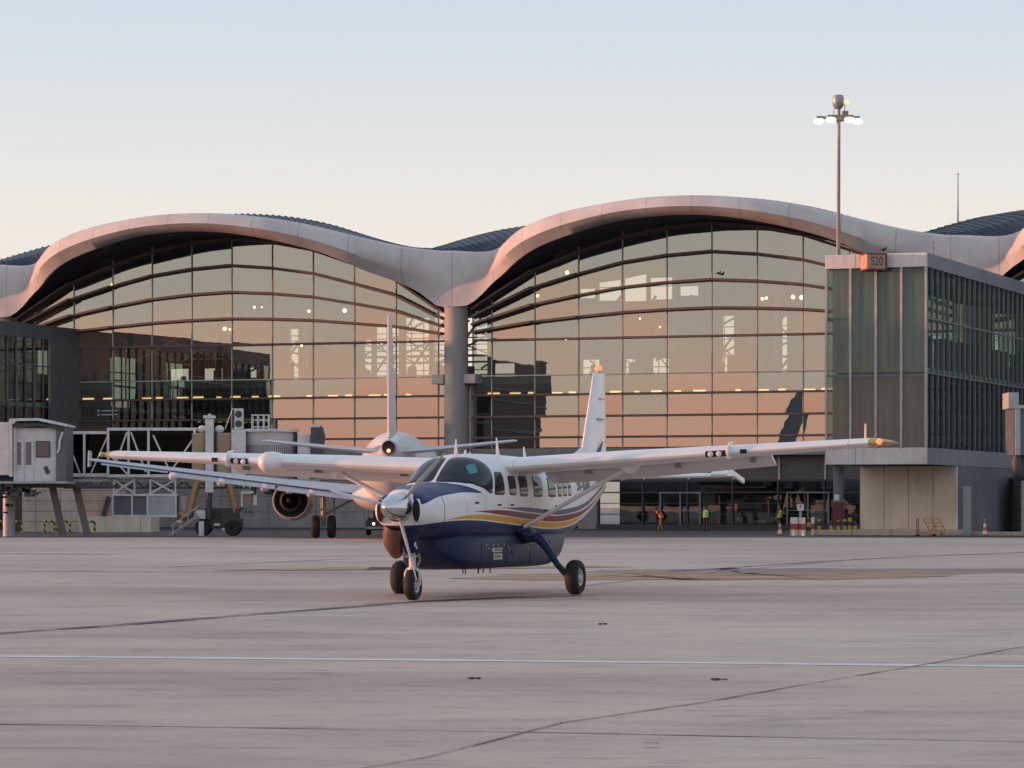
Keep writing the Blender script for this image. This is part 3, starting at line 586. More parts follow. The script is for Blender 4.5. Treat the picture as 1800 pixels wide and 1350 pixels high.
bl = mat('propeller_blade', (.50,.50,.52), .4, var=.1)
for k, ang in enumerate((46,166,286)):
    a = R(ang); rings = []
    for j in range(13):
        r = .2+1.13*j/12; c = (.05+.11*math.sin(math.pi*min(1,(j/12)**.7)))*(1 if j < 12 else .4); th = .022*(1-j/14)+.006; tw = R(88-16*j/12)
        ring = []
        for q in range(10):
            u = math.cos(2*math.pi*q/10)*c*.5*1.1; v = math.sin(2*math.pi*q/10)*th
            tx = u*math.sin(tw)+v*math.cos(tw); tl = u*math.cos(tw)-v*math.sin(tw)
            # radial direction in the y-z plane (image right is +y)
            ry, rz = math.cos(a), math.sin(a); ring.append((4.66+tx, r*ry-tl*rz, 1.68+r*rz+tl*ry))
        rings.append(ring)
    MB().loft(rings).build('propeller_blade', bl, CA, smooth=50)
# exhaust, nose fairing
MB().tube([(4.25,-.20,1.34),(4.20,-.26,1.16),(4.08,-.30,1.02),(3.95,-.31,.90),(3.88,-.31,.84)], [.20,.19,.17,.135,.11], 18, flat=1.0).build('exhaust_stack', bronze, CA, smooth=50)
MB().loft([[(4.15+.22*math.cos(t)-.25*h, .17*math.sin(t)*(1-.25*h), 1.32-.46*h) for t in [2*math.pi*k/20 for k in range(20)]] for h in (0,.35,.7,1)]).build('nose_fairing', bpaint, CA, smooth=50)
# cargo pod
PD = [(3.35,.92,1.20,.24),(3.15,.72,1.22,.46),(2.8,.58,1.22,.62),(2.3,.535,1.22,.71),(1.5,.53,1.22,.755),(0,.53,1.22,.76),(-1.5,.53,1.22,.75),(-1.95,.56,1.22,.71),(-2.5,.69,1.22,.64),(-3.0,.86,1.20,.53),(-3.4,1.02,1.18,.42)]
def podring(zb, zt, hw, f, n=32):
    r = []
    for k in range(n):
        t = 2*math.pi*k/n; s, c = math.sin(t), math.cos(t); zc = (zb+zt)/2; e = 2/6; r.append((f, hw*math.copysign(abs(s)**e, s), zc+(zt-zc)*math.copysign(abs(c)**e, c)))
    return r
PT = [[(p[0], p[k]) for p in reversed(PD)] for k in range(4)]; rings = []; f = 3.35
while f > -3.4: rings.append(podring(smooth_tb(PT[1],f), smooth_tb(PT[2],f), smooth_tb(PT[3],f), f)); f -= .15
rings.append(podring(1.02,1.18,.42,-3.4)); pod = MB().loft(rings).build('cargo_pod', bpaint, CA, smooth=50)
b = MB()
for f in (2.25,1.0,-.35,-1.5): b.box(f-.006,f+.006,smooth_tb(PT[3],f)-.05,smooth_tb(PT[3],f)+.003,.62,1.02)
b.build('pod_seam', mat('seam_dark', (.006,.01,.03), .5), pod)
b = MB()
for f, z in ((2.05,.98),(1.72,.98),(1.5,.98),(1.95,.92),(1.42,.92),(1.15,.98),(.95,.92),(-.35,.98),(-.75,.92),(-.2,.9)): b.box(f-.03,f+.03,smooth_tb(PT[3],f)-.02,smooth_tb(PT[3],f)+.012,z-.013,z+.013)
b.build('pod_latch', greym, pod)
b = MB(); b.box(1.26,1.78,.745,.7615,.84,.92).box(1.26,1.72,.745,.7615,.70,.815); b.build('pod_placard', mat('placard', (.42,.42,.30), .5, var=.5, scale=12), pod)
b = MB()
for f in (1.62,1.52,1.40): b.box(f-.035,f+.03,.7605,.7635,.86,.90).box(f-.035,f+.03,.7605,.7635,.74,.78)
b.build('placard_mark', mat('placard_ink', (.06,.07,.05), .6), pod)
MB().lathe([(.045,0),(.045,.006)], (.72,.759,.83), 'y', 16, caps=True).build('pod_hole', dark, pod)
b = MB()
for f, y in ((2.0,.3),(1.6,.1),(1.3,.3),(1.05,.2),(.8,.35),(.5,.1)): b.cyl((f,y,.44), .012, .10, n=6)
b.build('belly_antenna', dark, pod)
# door handles, small marks on the left side
b = MB()
for f, z in ((1.62,1.72),(2.6,1.76),(.95,1.72)): b.box(f-.09,f+.07,fy(f,z)-.01,fy(f,z)+.012,z-.015,z+.015)
for f, z in ((-1.0,1.62),(-1.7,1.70)): b.box(f-.12,f+.06,fy(f,z)-.01,fy(f,z)+.012,z-.02,z+.01)
b.build('door_handle', dark, CA)
# registration
p0 = Vector((-3.35, fy(-3.35,2.12)+.02, 2.13)); p1 = Vector((-5.2, fy(-5.2,2.12)+.02, 2.13)); dx = (p1-p0).normalized(); up = Vector((0,-.12,1)).normalized(); nz = dx.cross(up).normalized(); up = nz.cross(dx)
M = Matrix((dx, up, nz)).transposed().to_4x4(); M.translation = (p0+p1)/2+nz*.0
textpart('registration', '5Y-YUA', .40, M, mat('registration_navy', (.02,.03,.06), .4), CA, xs=1.05)
# ---------------------------------------------------------------- wings
def airfoil(le, chord, th, tw=0, n=14, a=0., b=1.):
    x0, y0, z0 = le; up = []; lo = []
    for k in range(n+1):
        x = a+(b-a)*(1-math.cos(math.pi*k/n))/2; yt = 5*th*(.2969*math.sqrt(x)-.1260*x-.3516*x*x+.2843*x**3-.1015*x**4); cm = .10*x*(1-x)
        up.append((x, cm+yt)); lo.append((x, cm-yt))
    pts = up+lo[::-1][:-1] if a == 0 else up+lo[::-1]
    return [(x0-chord*x*math.cos(tw), y0, z0+chord*z-chord*x*math.sin(tw)) for x, z in pts]
def wst(y):                                   # LE x, LE z, chord, thickness
    y = abs(y); t = max(0, y-.8); ch = 1.98 if y < 2.9 else 1.98+(1.20-1.98)*(y-2.9)/(7.7-2.9)
    return (.92-.0*t-.035*max(0,y-2.9), 2.44+t*math.tan(R(2.85)), ch, .165-.004*t)
MB().loft([airfoil((.95,y,2.435+.03*(1-abs(y))),2.02,.165,R(1.5)) for y in (-.86,-.5,0,.5,.86)]).build('wing_center', wpaint, CA, smooth=40)
redm = emat('red_navigation_light', (1,.13,.05), 2.6); warmw = mat('landing_lamp', (.55,.57,.6), .3)
for sd in (1, -1):
    ys = [.84,1.5,2.2,2.9,3.6,4.4,5.2,6,6.8,7.5,7.72]
    def ring(y, a=0., b=1.):
        lx, lz, c, th = wst(y); return airfoil((lx,sd*y,lz), c, th, R(1.5), a=a, b=b)
    w = MB().loft([ring(y, 0, .74 if y < 7.3 else 1) for y in [.84,1.5,2.2,2.9,3.6,4.4,5.2,6,6.8,7.29]]).loft([ring(y) for y in (7.3,7.5,7.66)]).build('wing', wpaint, CA, smooth=40)
    # flap (lowered) and aileron
    def te(y0, y1, ang, drop, nm):
        rings = []
        for y in [y0+(y1-y0)*k/6 for k in range(7)]:
            r = ring(y, .735, 1.); hx = r[0][0]; hz = (r[0][2]+r[-1][2])/2; ca, sa = math.cos(ang), math.sin(ang)
            rings.append([(hx-drop*.9+(p[0]-hx)*ca-(p[2]-hz)*(-sa)*-1*-1, p[1], hz-drop+(p[0]-hx)*sa+(p[2]-hz)*ca) for p in r])
        return MB().loft(rings).build(nm, wpaint, w, smooth=40)
    te(.98, 5.55, R(22), .07, 'flap'); te(5.62, 7.26, R(2), 0, 'aileron')
    b = MB()
    for y in (1.9,3.7,5.2):
        lx, lz, c, th = wst(y); b.box(lx-c*.85,lx-c*.62,sd*y-.015,sd*y+.015,lz-.19,lz-.06)
    b.build('flap_hinge', greym, w)
    lx, lz, c, th = wst(7.7)
    tip = MB().loft([airfoil((wst(y)[0]-dx_, sd*y, wst(y)[1]), wst(y)[2]-dx_*1.6, th*k, R(1.5)) for y, k, dx_ in ((7.661,1,0),(7.80,.85,.05),(7.93,.6,.14),(8.02,.25,.28))]).build('wing_tip', mat('yellow_tip', (.45,.34,.10), .4) , w, smooth=50)
    MB().ball((lx-.06, sd*7.86, lz+.02), .055, 12).build('navigation_light', redm if sd == 1 else mat('green_lens', (.4,.35,.2), .2), w, smooth=60)
    if sd == 1: MB().tube([(lx-.5,7.5,lz+.08),(lx-.52,7.5,lz+.36)], [.022,.016], 8).build('antenna', mat('antenna_cream', (.8,.62,.45), .5), w)
    # landing light recess and stall fence on the leading edge
    def lepatch(y0, y1, x0, x1, off, nm, mt):
        rings = []
        for i in range(5):
            y = y0+(y1-y0)*i/4; lx, lz, c, th = wst(y); c2 = c+off*2; rr = airfoil((lx+off, sd*y, lz), c2, th*(c+off*1.2)/c, R(1.5), n=40)
            up = [p for p in rr[:41] if p[0] > lx-x0*c]; dn = [p for p in rr[41:] if p[0] > lx-x1*c]; rings.append(up[::-1]+dn[::-1])
        k = min(len(r) for r in rings); return MB().loft([r[:k] for r in rings], caps=False, closed=False).build(nm, mt, w, smooth=60)
    lepatch(4.62, 5.0, .012, .06, .006, 'landing_light', dglass)
    for y in (4.72,4.88):
        lx, lz, c, th = wst(y); MB().ball((lx+.004, sd*y, lz-.02), .055, 12, sc_=(.35,1,1)).build('landing_lamp', warmw, w, smooth=60)
    lx, lz, c, th = wst(5.06); b = MB(); pr_ = [(lx-.30,lz+.20),(lx-.05,lz+.17),(lx+.07,lz+.09),(lx+.09,lz-.02),(lx+.04,lz-.12),(lx-.12,lz-.14),(lx-.14,lz-.05),(lx-.02,lz+.0),(lx-.12,lz+.10)]
    b.prism([(x,sd*5.045,z) for x, z in pr_], (0,sd*.03,0)).build('stall_fence', wpaint, w)
    lx, lz, c, th = wst(5.35); MB().box(lx-.01,lx+.012,sd*5.28,sd*5.40,lz-.045,lz+.035).build('wing_marking', dark, w)
    # strut
    q0 = Vector((.28, sd*.80, 1.28)); q1 = Vector((.42, sd*3.05, wst(3.05)[1]-.10)); rings = []
    for t in (0,.03,.1,.5,.92,1):
        c = .19 if .02 < t < .95 else .24; p = q0.lerp(q1, t); rings.append([(p.x-.10+c*.5*math.cos(a), p.y, p.z+.045*math.sin(a)) for a in [2*math.pi*k/16 for k in range(16)]])
    MB().loft(rings).build('wing_strut', wpaint, CA, smooth=50)
    MB().prism([(.45,sd*2.72,wst(2.9)[1]-.07),(.45,sd*3.22,wst(3.2)[1]-.05),(.42,sd*2.98,wst(3)[1]-.26)], (-.35,0,0)).build('strut_fairing', wpaint, CA)
    MB().ball((.20,sd*.76,1.25), .16, 14, sc_=(1.5,.7,.7)).build('strut_root_fairing', bpaint, CA, smooth=60)
    # main gear
    MB().tube([(.05,sd*.55,1.10),(.05,sd*.88,1.13),(.03,sd*1.06,1.08),(.0,sd*1.22,.88),(0,sd*1.42,.58),(0,sd*1.62,.36)], [.15,.11,.075,.058,.05,.05], 14, flat=1.2).build('gear_leg', bpaint, CA, smooth=50)
    MB().ball((.05,sd*.84,1.16), .19, 14, sc_=(1.6,.9,.7)).build('gear_fairing', bpaint, CA, smooth=60)
    def wheel(x, y, r, wd, nm='wheel'):
        wh = MB().lathe([(r*.5,-wd*.38),(r*.62,-wd*.5),(r*.86,-wd*.48),(r*.96,-wd*.33),(r,-wd*.1),(r,wd*.1),(r*.96,wd*.33),(r*.86,wd*.48),(r*.62,wd*.5),(r*.5,wd*.38)], (x,y,r), 'y', 36).build('wheel', black, CA, smooth=40)
        k = MB().lathe([(.002,-wd*.42),(r*.48,-wd*.42),(r*.52,-wd*.36),(r*.52,wd*.36),(r*.48,wd*.42),(r*.40,wd*.30),(r*.16,wd*.30),(r*.14,wd*.44),(.002,wd*.46)], (x,y,r), 'y', 28).build('rim', mat('rim_white', (.55,.56,.57), .4), wh, smooth=40)
        b = MB()
        for a in range(6): b.ball((x+r*.29*math.cos(a*1.047),y+sd*wd*.30,r+r*.29*math.sin(a*1.047)), r*.085, 8, sc_=(1,.4,1))
        b.build('rim_hole', dark, wh)
    wheel(0, sd*1.78, .335, .25)
sd = 1; wheel(3.91, 0, .275, .19)
b = MB().tube([(3.93,0,.92),(3.92,0,.60)], .062, 16).tube([(3.94,0,1.12),(3.93,0,.86)], .085, 16)
b.tube([(3.92,0,.60),(3.92,0,.56)], .09, 16)
b.tube([(3.92,.02,.585),(3.92,.10,.565),(3.92,.135,.50),(3.91,.135,.275)], .026, 10).tube([(3.92,-.02,.585),(3.92,-.10,.565),(3.92,-.135,.50),(3.91,-.135,.275)], .026, 10)
b.build('nose_strut', steel, CA, smooth=50)
b = MB().bar((3.90,.09,.92),(3.80,.10,.74),.02,.04).bar((3.80,.10,.74),(3.90,.08,.62),.02,.04).bar((3.96,-.06,1.0),(4.04,.10,.86),.03).bar((3.96,.1,1.02),(4.02,-.08,.90),.025).ball((3.98,.07,.97),.04,8).box(3.9,4.0,-.1,.1,.78,.82)
b.build('torque_link', greym, CA)
b = MB().box(4.10,4.16,.13,.15,.98,1.05).box(4.08,4.12,.15,.165,.94,.98); b.build('fairing_marking', mat('mark_white', (.6,.6,.6), .5), CA)
# weather radar pod on the right wing
lx, lz, c, th = wst(4.11)
MB().lathe([(.002,.52),(.09,.50),(.16,.42),(.205,.28),(.215,.1),(.20,-.15),(.15,-.45),(.10,-.7)], (lx-.15,-4.12,lz-.015), 'x', 28, caps=False).build('radar_pod', wpaint, CA, smooth=60)
# ---------------------------------------------------------------- tail
def finring(z, le, te, th): 
    r = airfoil((le,0,0), le-te, th, 0, n=10); return [(x, zz-(.10*((le-x)/(le-te))*(1-(le-x)/(le-te)))*(le-te), z) for x, _, zz in r]
MB().loft([finring(2.35,-5.25,-7.42,.10), finring(2.75,-5.75,-7.42,.11), finring(3.5,-6.12,-7.42,.12), finring(4.3,-6.52,-7.40,.12), finring(4.53,-6.62,-7.38,.10)]).build('tail_fin', wpaint, CA, smooth=40)
MB().loft([[(-3.6,.02,2.55),(-3.6,-.02,2.55),(-3.6,0,2.59)], [(-5.0,.07,2.45),(-5.0,-.07,2.45),(-5.0,0,2.72)], [(-5.8,.08,2.4),(-5.8,-.08,2.4),(-5.8,0,2.95)]]).build('dorsal_fin', wpaint, CA)
MB().prism([(-6.35,.09,2.75),(-6.75,.088,2.86),(-6.95,.075,3.08),(-6.7,.09,2.94)], (0,.02,0)).build('fin_emblem', mat('emblem_navy', (.03,.05,.1), .5), CA)
b = MB().box(-6.6,-6.95,.06,.12,3.52,3.56).box(-6.75,-7.1,.05,.095,3.97,3.985); b.build('rudder_gap', greym, CA)
bc = MB().cyl((-6.95,0,4.53), .06, .05, n=12).build('beacon_base', greym, CA); MB().ball((-6.95,0,4.62), .075, 14).build('beacon', redm, CA, smooth=60)
for sd in (1, -1):
    s = MB().loft([airfoil((-5.95+.0*y, sd*y, 2.30+.0*y), 1.45-.17*y, .09, 0) for y in (.05,1,2,2.75)]).build('tailplane', wpaint, CA, smooth=40)
    MB().loft([airfoil((-5.90, sd*y, 2.33), c_, .13, 0) for y, c_ in ((2.76,1.35),(2.98,1.15),(3.10,.9))]).build('elevator_horn', wpaint, s, smooth=40)
    MB().bar((-6.2,sd*3.06,2.42),(-7.25,sd*3.08,2.20),.06,.10).build('tailplane_end_plate', wpaint, s, bevel=.01)
MB().tube([(-5.3,0,1.45),(-5.35,0,1.25)], .05, 10).build('tail_tiedown', dark, CA)
for x, y, h, ln in ((1.68,0,.30,.06),(1.5,.12,.10,.05),(1.0,0,.06,.2),(.70,.48,.33,-.10),(-2.2,0,.22,-.1)):
    z0 = 2.66; MB().loft([[(x+.05,y-.012,z0),(x-.10,y-.012,z0),(x-.10,y+.012,z0),(x+.05,y+.012,z0)], [(x+.01+ln*-.5,y-.006,z0+h),(x-.03+ln*-.5,y-.006,z0+h),(x-.03+ln*-.5,y+.006,z0+h),(x+.01+ln*-.5,y+.006,z0+h)]]).build('roof_antenna', wpaint, CA)
# ================================================================ twin-jet airliner seen from behind (local x forward, y left)
AX = empty('airliner', (-5.9, 170, 0), R(90), 'white twin engine airliner parked nose in, seen from its tail', 'airplane')
awh = mat('airliner_white', (.62,.63,.66), .35, var=.06, scale=.5, coat=.2); awg = mat('airliner_wing_grey', (.42,.45,.50), .4, .1, var=.08); agd = mat('airliner_dark', (.02,.02,.022), .6)
gearm = mat('airliner_gear', (.22,.21,.21), .5, .2)
A = [(20,3.0,.3),(19,3.05,1.1),(17,3.25,1.75),(14.5,3.42,1.98),(8,3.42,1.98),(-3,3.42,1.98),(-6,3.55,1.85),(-9,3.85,1.5),(-12,4.2,.98),(-14.2,4.42,.55),(-15.2,4.5,.36)]
rings = []
for i in range(len(A)-1):
    for k in range(4):
        t = k/4; tb = [(-a[0], a[1]) for a in A]; x = A[i][0]+(A[i+1][0]-A[i][0])*t; zc = smooth_tb(tb, -x); r = smooth_tb([(-a[0], a[2]) for a in A], -x)
        rings.append([(x, r*math.sin(2*math.pi*q/40), zc+r*1.03*math.cos(2*math.pi*q/40)) for q in range(40)])
rings.append([(-15.2, .36*math.sin(2*math.pi*q/40), 4.5+.36*math.cos(2*math.pi*q/40)) for q in range(40)])
MB().loft(rings).build('fuselage', awh, AX, smooth=60)
MB().lathe([(.30,-15.6),(.37,-15.2),(.37,-15.1)], (0,0,4.5), 'x', 28).build('exhaust_ring', mat('apu_metal', (.30,.28,.27), .35, .8), AX, smooth=60)
MB().lathe([(.002,-15.3),(.30,-15.35),(.30,-15.60)], (0,0,4.5), 'x', 28).build('exhaust_bore', agd, AX)
MB().ball((-15.55,-.0,4.33), .09, 12).build('tail_lamp', emat('tail_lamp_warm', (1,.55,.28), 2.5), AX, smooth=60)
MB().loft([[(x, w*math.sin(2*math.pi*q/32), 2.25+h*math.cos(2*math.pi*q/32)) for q in range(32)] for x, w, h in ((7,.6,.3),(5.5,1.7,.75),(2,2.35,.95),(-3,2.38,.95),(-5.5,1.8,.75),(-7.5,.5,.35))]).build('belly_fairing', awh, AX, smooth=60)
def foil(le, c, th, span='y'):
    r = airfoil((0,0,0), c, th, 0, n=8)
    return [(le[0]+p[0], le[1], le[2]+p[2]) for p in r] if span == 'y' else [(le[0]+p[0], le[1]+p[2]-.10*(-p[0]/c)*(1+p[0]/c)*c, le[2]) for p in r]
MB().loft([foil((-9.2,0,5.0),5.6,.085,'z'), foil((-11.6,0,8.0),4.0,.085,'z'), foil((-13.4,0,10.75),2.4,.09,'z'), foil((-13.8,0,10.95),1.9,.05,'z')]).build('tail_fin', awh, AX, smooth=50)
MB().loft([foil((-6.5,0,5.1),6.5,.03,'z'), foil((-9.2,0,5.45),4.6,.10,'z')]).build('fin_root_fairing', awh, AX, smooth=50)
for sd in (1, -1):
    MB().loft([foil((-10.6,sd*.3,4.28),3.2,.09), foil((-11.6,sd*2.5,4.45),2.5,.09), foil((-13.2,sd*5.9,4.80),1.5,.09), foil((-13.5,sd*6.15,4.82),1.1,.06)]).build('tailplane', awg, AX, smooth=50)
    def wz(y): return 2.30+.125*(y-1.9)
    def wle(y): return 4.9-.53*(y-1.9)
    def wc(y): return 6.1-.52*(y-1.9) if y < 6.4 else 3.75-(y-6.4)*.215
    w = MB().loft([foil((wle(y),sd*y,wz(y)),wc(y),.12-.002*y) for y in (1.6,4,6.4,10,13.5,15.4,15.8)]).build('wing', awg, AX, smooth=50)
    for y0, y1, dr in ((2.2,6.3,.30),(6.45,11.8,.26)):
        rings = []
        for y in (y0,(y0+y1)/2,y1):
            te_ = wle(y)-wc(y); rings.append([(te_+.5,sd*y,wz(y)+.10),(te_-.45,sd*y,wz(y)-dr),(te_-.48,sd*y,wz(y)-dr-.06),(te_+.45,sd*y,wz(y)-.08)])
        MB().loft(rings).build('flap', awg, w)
    rings = []
    for y in (11.9,15.2):
        te_ = wle(y)-wc(y); rings.append([(te_+.4,sd*y,wz(y)+.08),(te_-.1,sd*y,wz(y)-.12),(te_-.12,sd*y,wz(y)-.16),(te_+.35,sd*y,wz(y)-.05)])
    MB().loft(rings).build('aileron', mat('aileron_bluegrey', (.38,.46,.56), .4), w)
    MB().prism([(wle(15.8)-.5,sd*15.8,wz(15.8)+.45),(wle(15.8)-1.7,sd*15.8,wz(15.8)+.5),(wle(15.8)-1.9,sd*15.8,wz(15.8)-.35),(wle(15.8)-.9,sd*15.8,wz(15.8)-.3)], (0,sd*.06,0)).build('wing_tip_fence', awh, w)
    for y in (4.6,7.0,9.2,11.6):
        te_ = wle(y)-wc(y); MB().loft([[(te_+x, sd*y+r*math.sin(a), wz(y)-.30+r*1.0*math.cos(a)) for a in [2*math.pi*q/10 for q in range(10)]] for x, r in ((1.6,.05),(.8,.2),(-.5,.22),(-1.0,.06))]).build('flap_track_fairing', awh, w, smooth=50)
    ey, ez = sd*5.85, 1.98
    e = MB().lathe([(.80,5.6),(.95,5.3),(1.05,4.6),(1.08,3.4),(1.03,2.3),(.96,1.7),(.90,1.7),(.87,2.4)], (0,ey,ez), 'x', 36).build('engine_nacelle', awh, AX, smooth=50)
    MB().lathe([(.87,2.3),(.62,2.3)], (0,ey,ez), 'x', 36).build('fan_duct', agd, e)
    MB().lathe([(.66,2.4),(.56,1.3),(.45,.9),(.43,1.0),(.42,1.6)], (0,ey,ez), 'x', 32).build('core_cowl', mat('core_metal', (.11,.11,.115), .4, .7), e, smooth=50)
    MB().lathe([(.42,1.5),(.30,1.3),(.16,.8),(.02,.3)], (0,ey,ez), 'x', 24).build('exhaust_plug', mat('plug_metal', (.03,.03,.035), .5, .6), e, smooth=50)
    MB().box(.5,5,ey-.16,ey+.16,ez+.35,wz(5.75)-.1).build('engine_pylon', awh, e, bevel=.05)
    b = MB().tube([(-.2,sd*4.0,2.3),(-.2,sd*4.0,.6)], .11, 12).tube([(-.2,sd*4.0,1.2),(.9,sd*2.2,2.2)], .06, 8).tube([(-.25,sd*3.45,2.3),(-.25,sd*3.45,1.1),(-.2,sd*3.7,.75)], .05, 8).tube([(-.2,sd*4.15,2.2),(-.2,sd*4.1,.9)], .045, 8).box(-.35,-.3,sd*4.0-.25,sd*4.0+.25,1.45,1.55)
    b.build('gear_leg', gearm, AX, smooth=50)
    for dy in (-.42,.42):
        wh = MB().lathe([(.25,-.2),(.5,-.21),(.58,-.13),(.6,0),(.58,.13),(.5,.21),(.25,.2)], (-.2,sd*4.0+dy,.6), 'y', 32).build('wheel', black, AX, smooth=40)
        MB().lathe([(.002,-.14),(.27,-.14),(.27,.14),(.002,.14)], (-.2,sd*4.0+dy,.6), 'y', 24).build('rim', gearm, wh, smooth=40)
MB().tube([(13,0,2),(13,0,.4)], .09, 10).build('gear_leg', gearm, AX)
for dy in (-.25,.25): MB().lathe([(.1,-.1),(.34,-.1),(.38,0),(.34,.1),(.1,.1)], (13,dy,.38), 'y', 24).build('wheel', black, AX, smooth=40)
# ================================================================ boarding bridges and ground equipment
bw_ = mat('bridge_white', (.58,.61,.63), .5, var=.18, scale=2); bgl = glassmat('bridge_glass', (.3,.42,.42), .004, (.8,.95,1), fres=.4); bdk = mat('bridge_dark', (.045,.05,.055), .6, var=.3)
bbe = mat('bridge_beige', (.33,.27,.17), .6, var=.12); byl = mat('bridge_ochre', (.34,.22,.09), .55, var=.2); bgr = mat('bridge_grey', (.36,.38,.40), .55, var=.15); bbl = mat('panel_blue_grey', (.33,.40,.45), .45, var=.1); cin = mat('tunnel_inside', (.03,.075,.08), .6)
class PX:                                # builds in metres from front elevations measured in the plane of the object
    def __init__(s, x0, Y): s.o = (x0-900)*Y/F; s.Y = Y; s.k = Y/F
    def X(s, px): return (px-900)*s.k-s.o
    def Z(s, py): return EYE+(HOR-py)*s.k
    def box(s, b, x0, x1, y0, y1, d0=0, d1=2.4): return b.box(s.X(x0), s.X(x1), d0, d1, s.Z(y1), s.Z(y0))
    def bar(s, b, x0, y0, x1, y1, w, d=0, h=None): return b.bar((s.X(x0), d, s.Z(y0)), (s.X(x1), d, s.Z(y1)), w, h, up=(0,1,0))
Q = PX(370, 183); JB = empty('boarding_bridge', (Q.o, 183, 0), 0, 'white telescopic boarding bridge with dark glass tunnel and ochre drive legs behind the airliner', 'boarding bridge')
b = MB(); Q.box(b,100,192,758,763); Q.box(b,100,192,832,838); Q.box(b,146,150,763,832,0,.1)
for a, c in (((114,764),(140,831)),((190,764),(160,831))): Q.bar(b,*a,*c,.07,.05)
b.build('tunnel_frame', bw_, JB)
b = MB(); Q.box(b,100,192,763,832,.12,.14); b.build('tunnel_glass', bgl, JB); b = MB(); Q.box(b,100,340,763,832,1.2,2.3); b.build('tunnel_interior', cin, JB)
b = MB(); Q.box(b,189,346,752,757,-.3,2.7); Q.box(b,189,346,834,839,-.3,2.7)
for x in (189,225,260,341): Q.box(b,x,x+4,757,834,-.32,-.2)
for a, c in (((224,760),(206,810)),((231,760),(257,830)),((224,833),(195,800)),((345,765),(300,830)),((270,765),(300,830))): Q.bar(b,*a,*c,.09,-.22)
b.build('tunnel_frame', bw_, JB)
b = MB(); Q.box(b,194,341,757,834,-.12,-.1); b.build('tunnel_glass', bgl, JB)
b = MB(); Q.box(b,110,560,842,847,.1,2.2); b.build('deck_beam', bgr, JB)
b = MB(); Q.box(b,110,560,856,859,.3,.5)
for x in range(112,550,28): Q.bar(b,x,858,x+14,846,.08,.4); Q.bar(b,x+14,846,x+28,858,.08,.4)
b.build('deck_truss', bdk, JB)
for x0, x1 in ((338,362),(381,408)):
    b = MB(); Q.box(b,x0,x1,761,836,-.35,2.6); b.build('side_panel', bbe, JB, bevel=.12)
b = MB(); Q.box(b,376,382,755,838,-.2,2.4); b.build('panel_gap', bdk, JB)
b = MB(); Q.box(b,408,433,756,840,-.6,2.5); b.build('rotunda_wall', bw_, JB, bevel=.03)
cx = Q.X(472); r = 1.5
b = MB().cyl((cx,.9,Q.Z(850)), r, Q.Z(759)-Q.Z(850), n=36); b.build('rotunda_drum', mat('drum_grey', (.46,.47,.47), .5, var=.1), JB, smooth=40)
b = MB()
for k in range(36): a = math.pi*(1.02+.96*k/36); b.box(cx+(r+.015)*math.cos(a)-.012, cx+(r+.015)*math.cos(a)+.012, .9+(r+.015)*math.sin(a)-.02, .9+(r+.015)*math.sin(a)+.02, Q.Z(848), Q.Z(782))
b.build('drum_slat', bdk, JB)
MB().cyl((cx,.9,Q.Z(759)), r+.14, .16, n=36).build('drum_cap', bw_, JB)
b = MB(); Q.box(b,515,519,757,845,.3,1.8); b.build('cab_seam', bdk, JB)
b = MB(); Q.box(b,522,546,763,848,.2,2.2); b.build('cab_body', bw_, JB, bevel=.05)
b = MB(); Q.box(b,525,534,833,838,.15,.25); Q.box(b,544,556,835,842,.1,.2); b.build('cab_window', bdk, JB)
b = MB().prism([(Q.X(546),0,Q.Z(795)),(Q.X(546),0,Q.Z(752)),(Q.X(556),0,Q.Z(746)),(Q.X(565),0,Q.Z(750)),(Q.X(569),0,Q.Z(765)),(Q.X(566),0,Q.Z(792)),(Q.X(570),0,Q.Z(800))],(0,1.8,0)); b.build('cab_hood', mat('hood_dark', (.07,.08,.09), .7, var=.3), JB)
b = MB(); Q.box(b,546,562,746,751,-.05,1.9); b.build('hood_cap', bw_, JB)
b = MB(); Q.box(b,363,377,735,866,-.75,-.35); Q.box(b,360,380,731,736,-.85,-.25); Q.box(b,368,373,728,731,-.7,-.4); b.build('lift_column', bw_, JB, bevel=.02)
b = MB().cyl((Q.X(369),-.55,Q.Z(912)), .17, Q.Z(866)-Q.Z(912), n=16); b.build('lift_leg', bdk, JB, smooth=40)
for x in (356,386): MB().ball((Q.X(x),-.1,Q.Z(755)), .26, 12, sc_=(1,1,.9)).build('roof_vent', bw_, JB, smooth=60)
ac = MB(); Q.box(ac,407,427,718,755,0,.5); Q.bar(ac,407,722,395,755,.04,.1); ac = ac.build('air_conditioner', bw_, JB, bevel=.02)
b = MB(); Q.box(b,407.5,412,720,753,-.02,-.001)
for y in (728,745): b.lathe([(.20,0),(.20,.03)], (Q.X(419.5),-.03,Q.Z(y)), 'y', 20, caps=True)
b.build('fan', bdk, ac)
b = MB()
for x in (442,452,462,471): Q.bar(b,x,728,x,757,.05,.3); Q.bar(b,x,728,x,757,.04,1.1)
for y in (729,738,750):  Q.bar(b,442,y,471,y,.04,.3); Q.bar(b,442,y,471,y,.04,1.1)
for x in (442,471): b.bar((Q.X(x),.3,Q.Z(729)),(Q.X(x),1.1,Q.Z(729)),.04)
b.build('roof_cage', bw_, JB)
b = MB()
b.tube([(Q.X(316),-.1,Q.Z(900)),(Q.X(322),-.1,Q.Z(908)),(Q.X(333),-.1,Q.Z(905)),(Q.X(338),-.1,Q.Z(880)),(Q.X(347),-.1,Q.Z(849)),(Q.X(352),-.1,Q.Z(846)),(Q.X(398),-.1,Q.Z(846)),(Q.X(404),-.1,Q.Z(852)),(Q.X(411),-.1,Q.Z(885)),(Q.X(417),-.1,Q.Z(905))], .19, 10)
b.build('drive_frame', byl, JB, smooth=50)
b = MB()
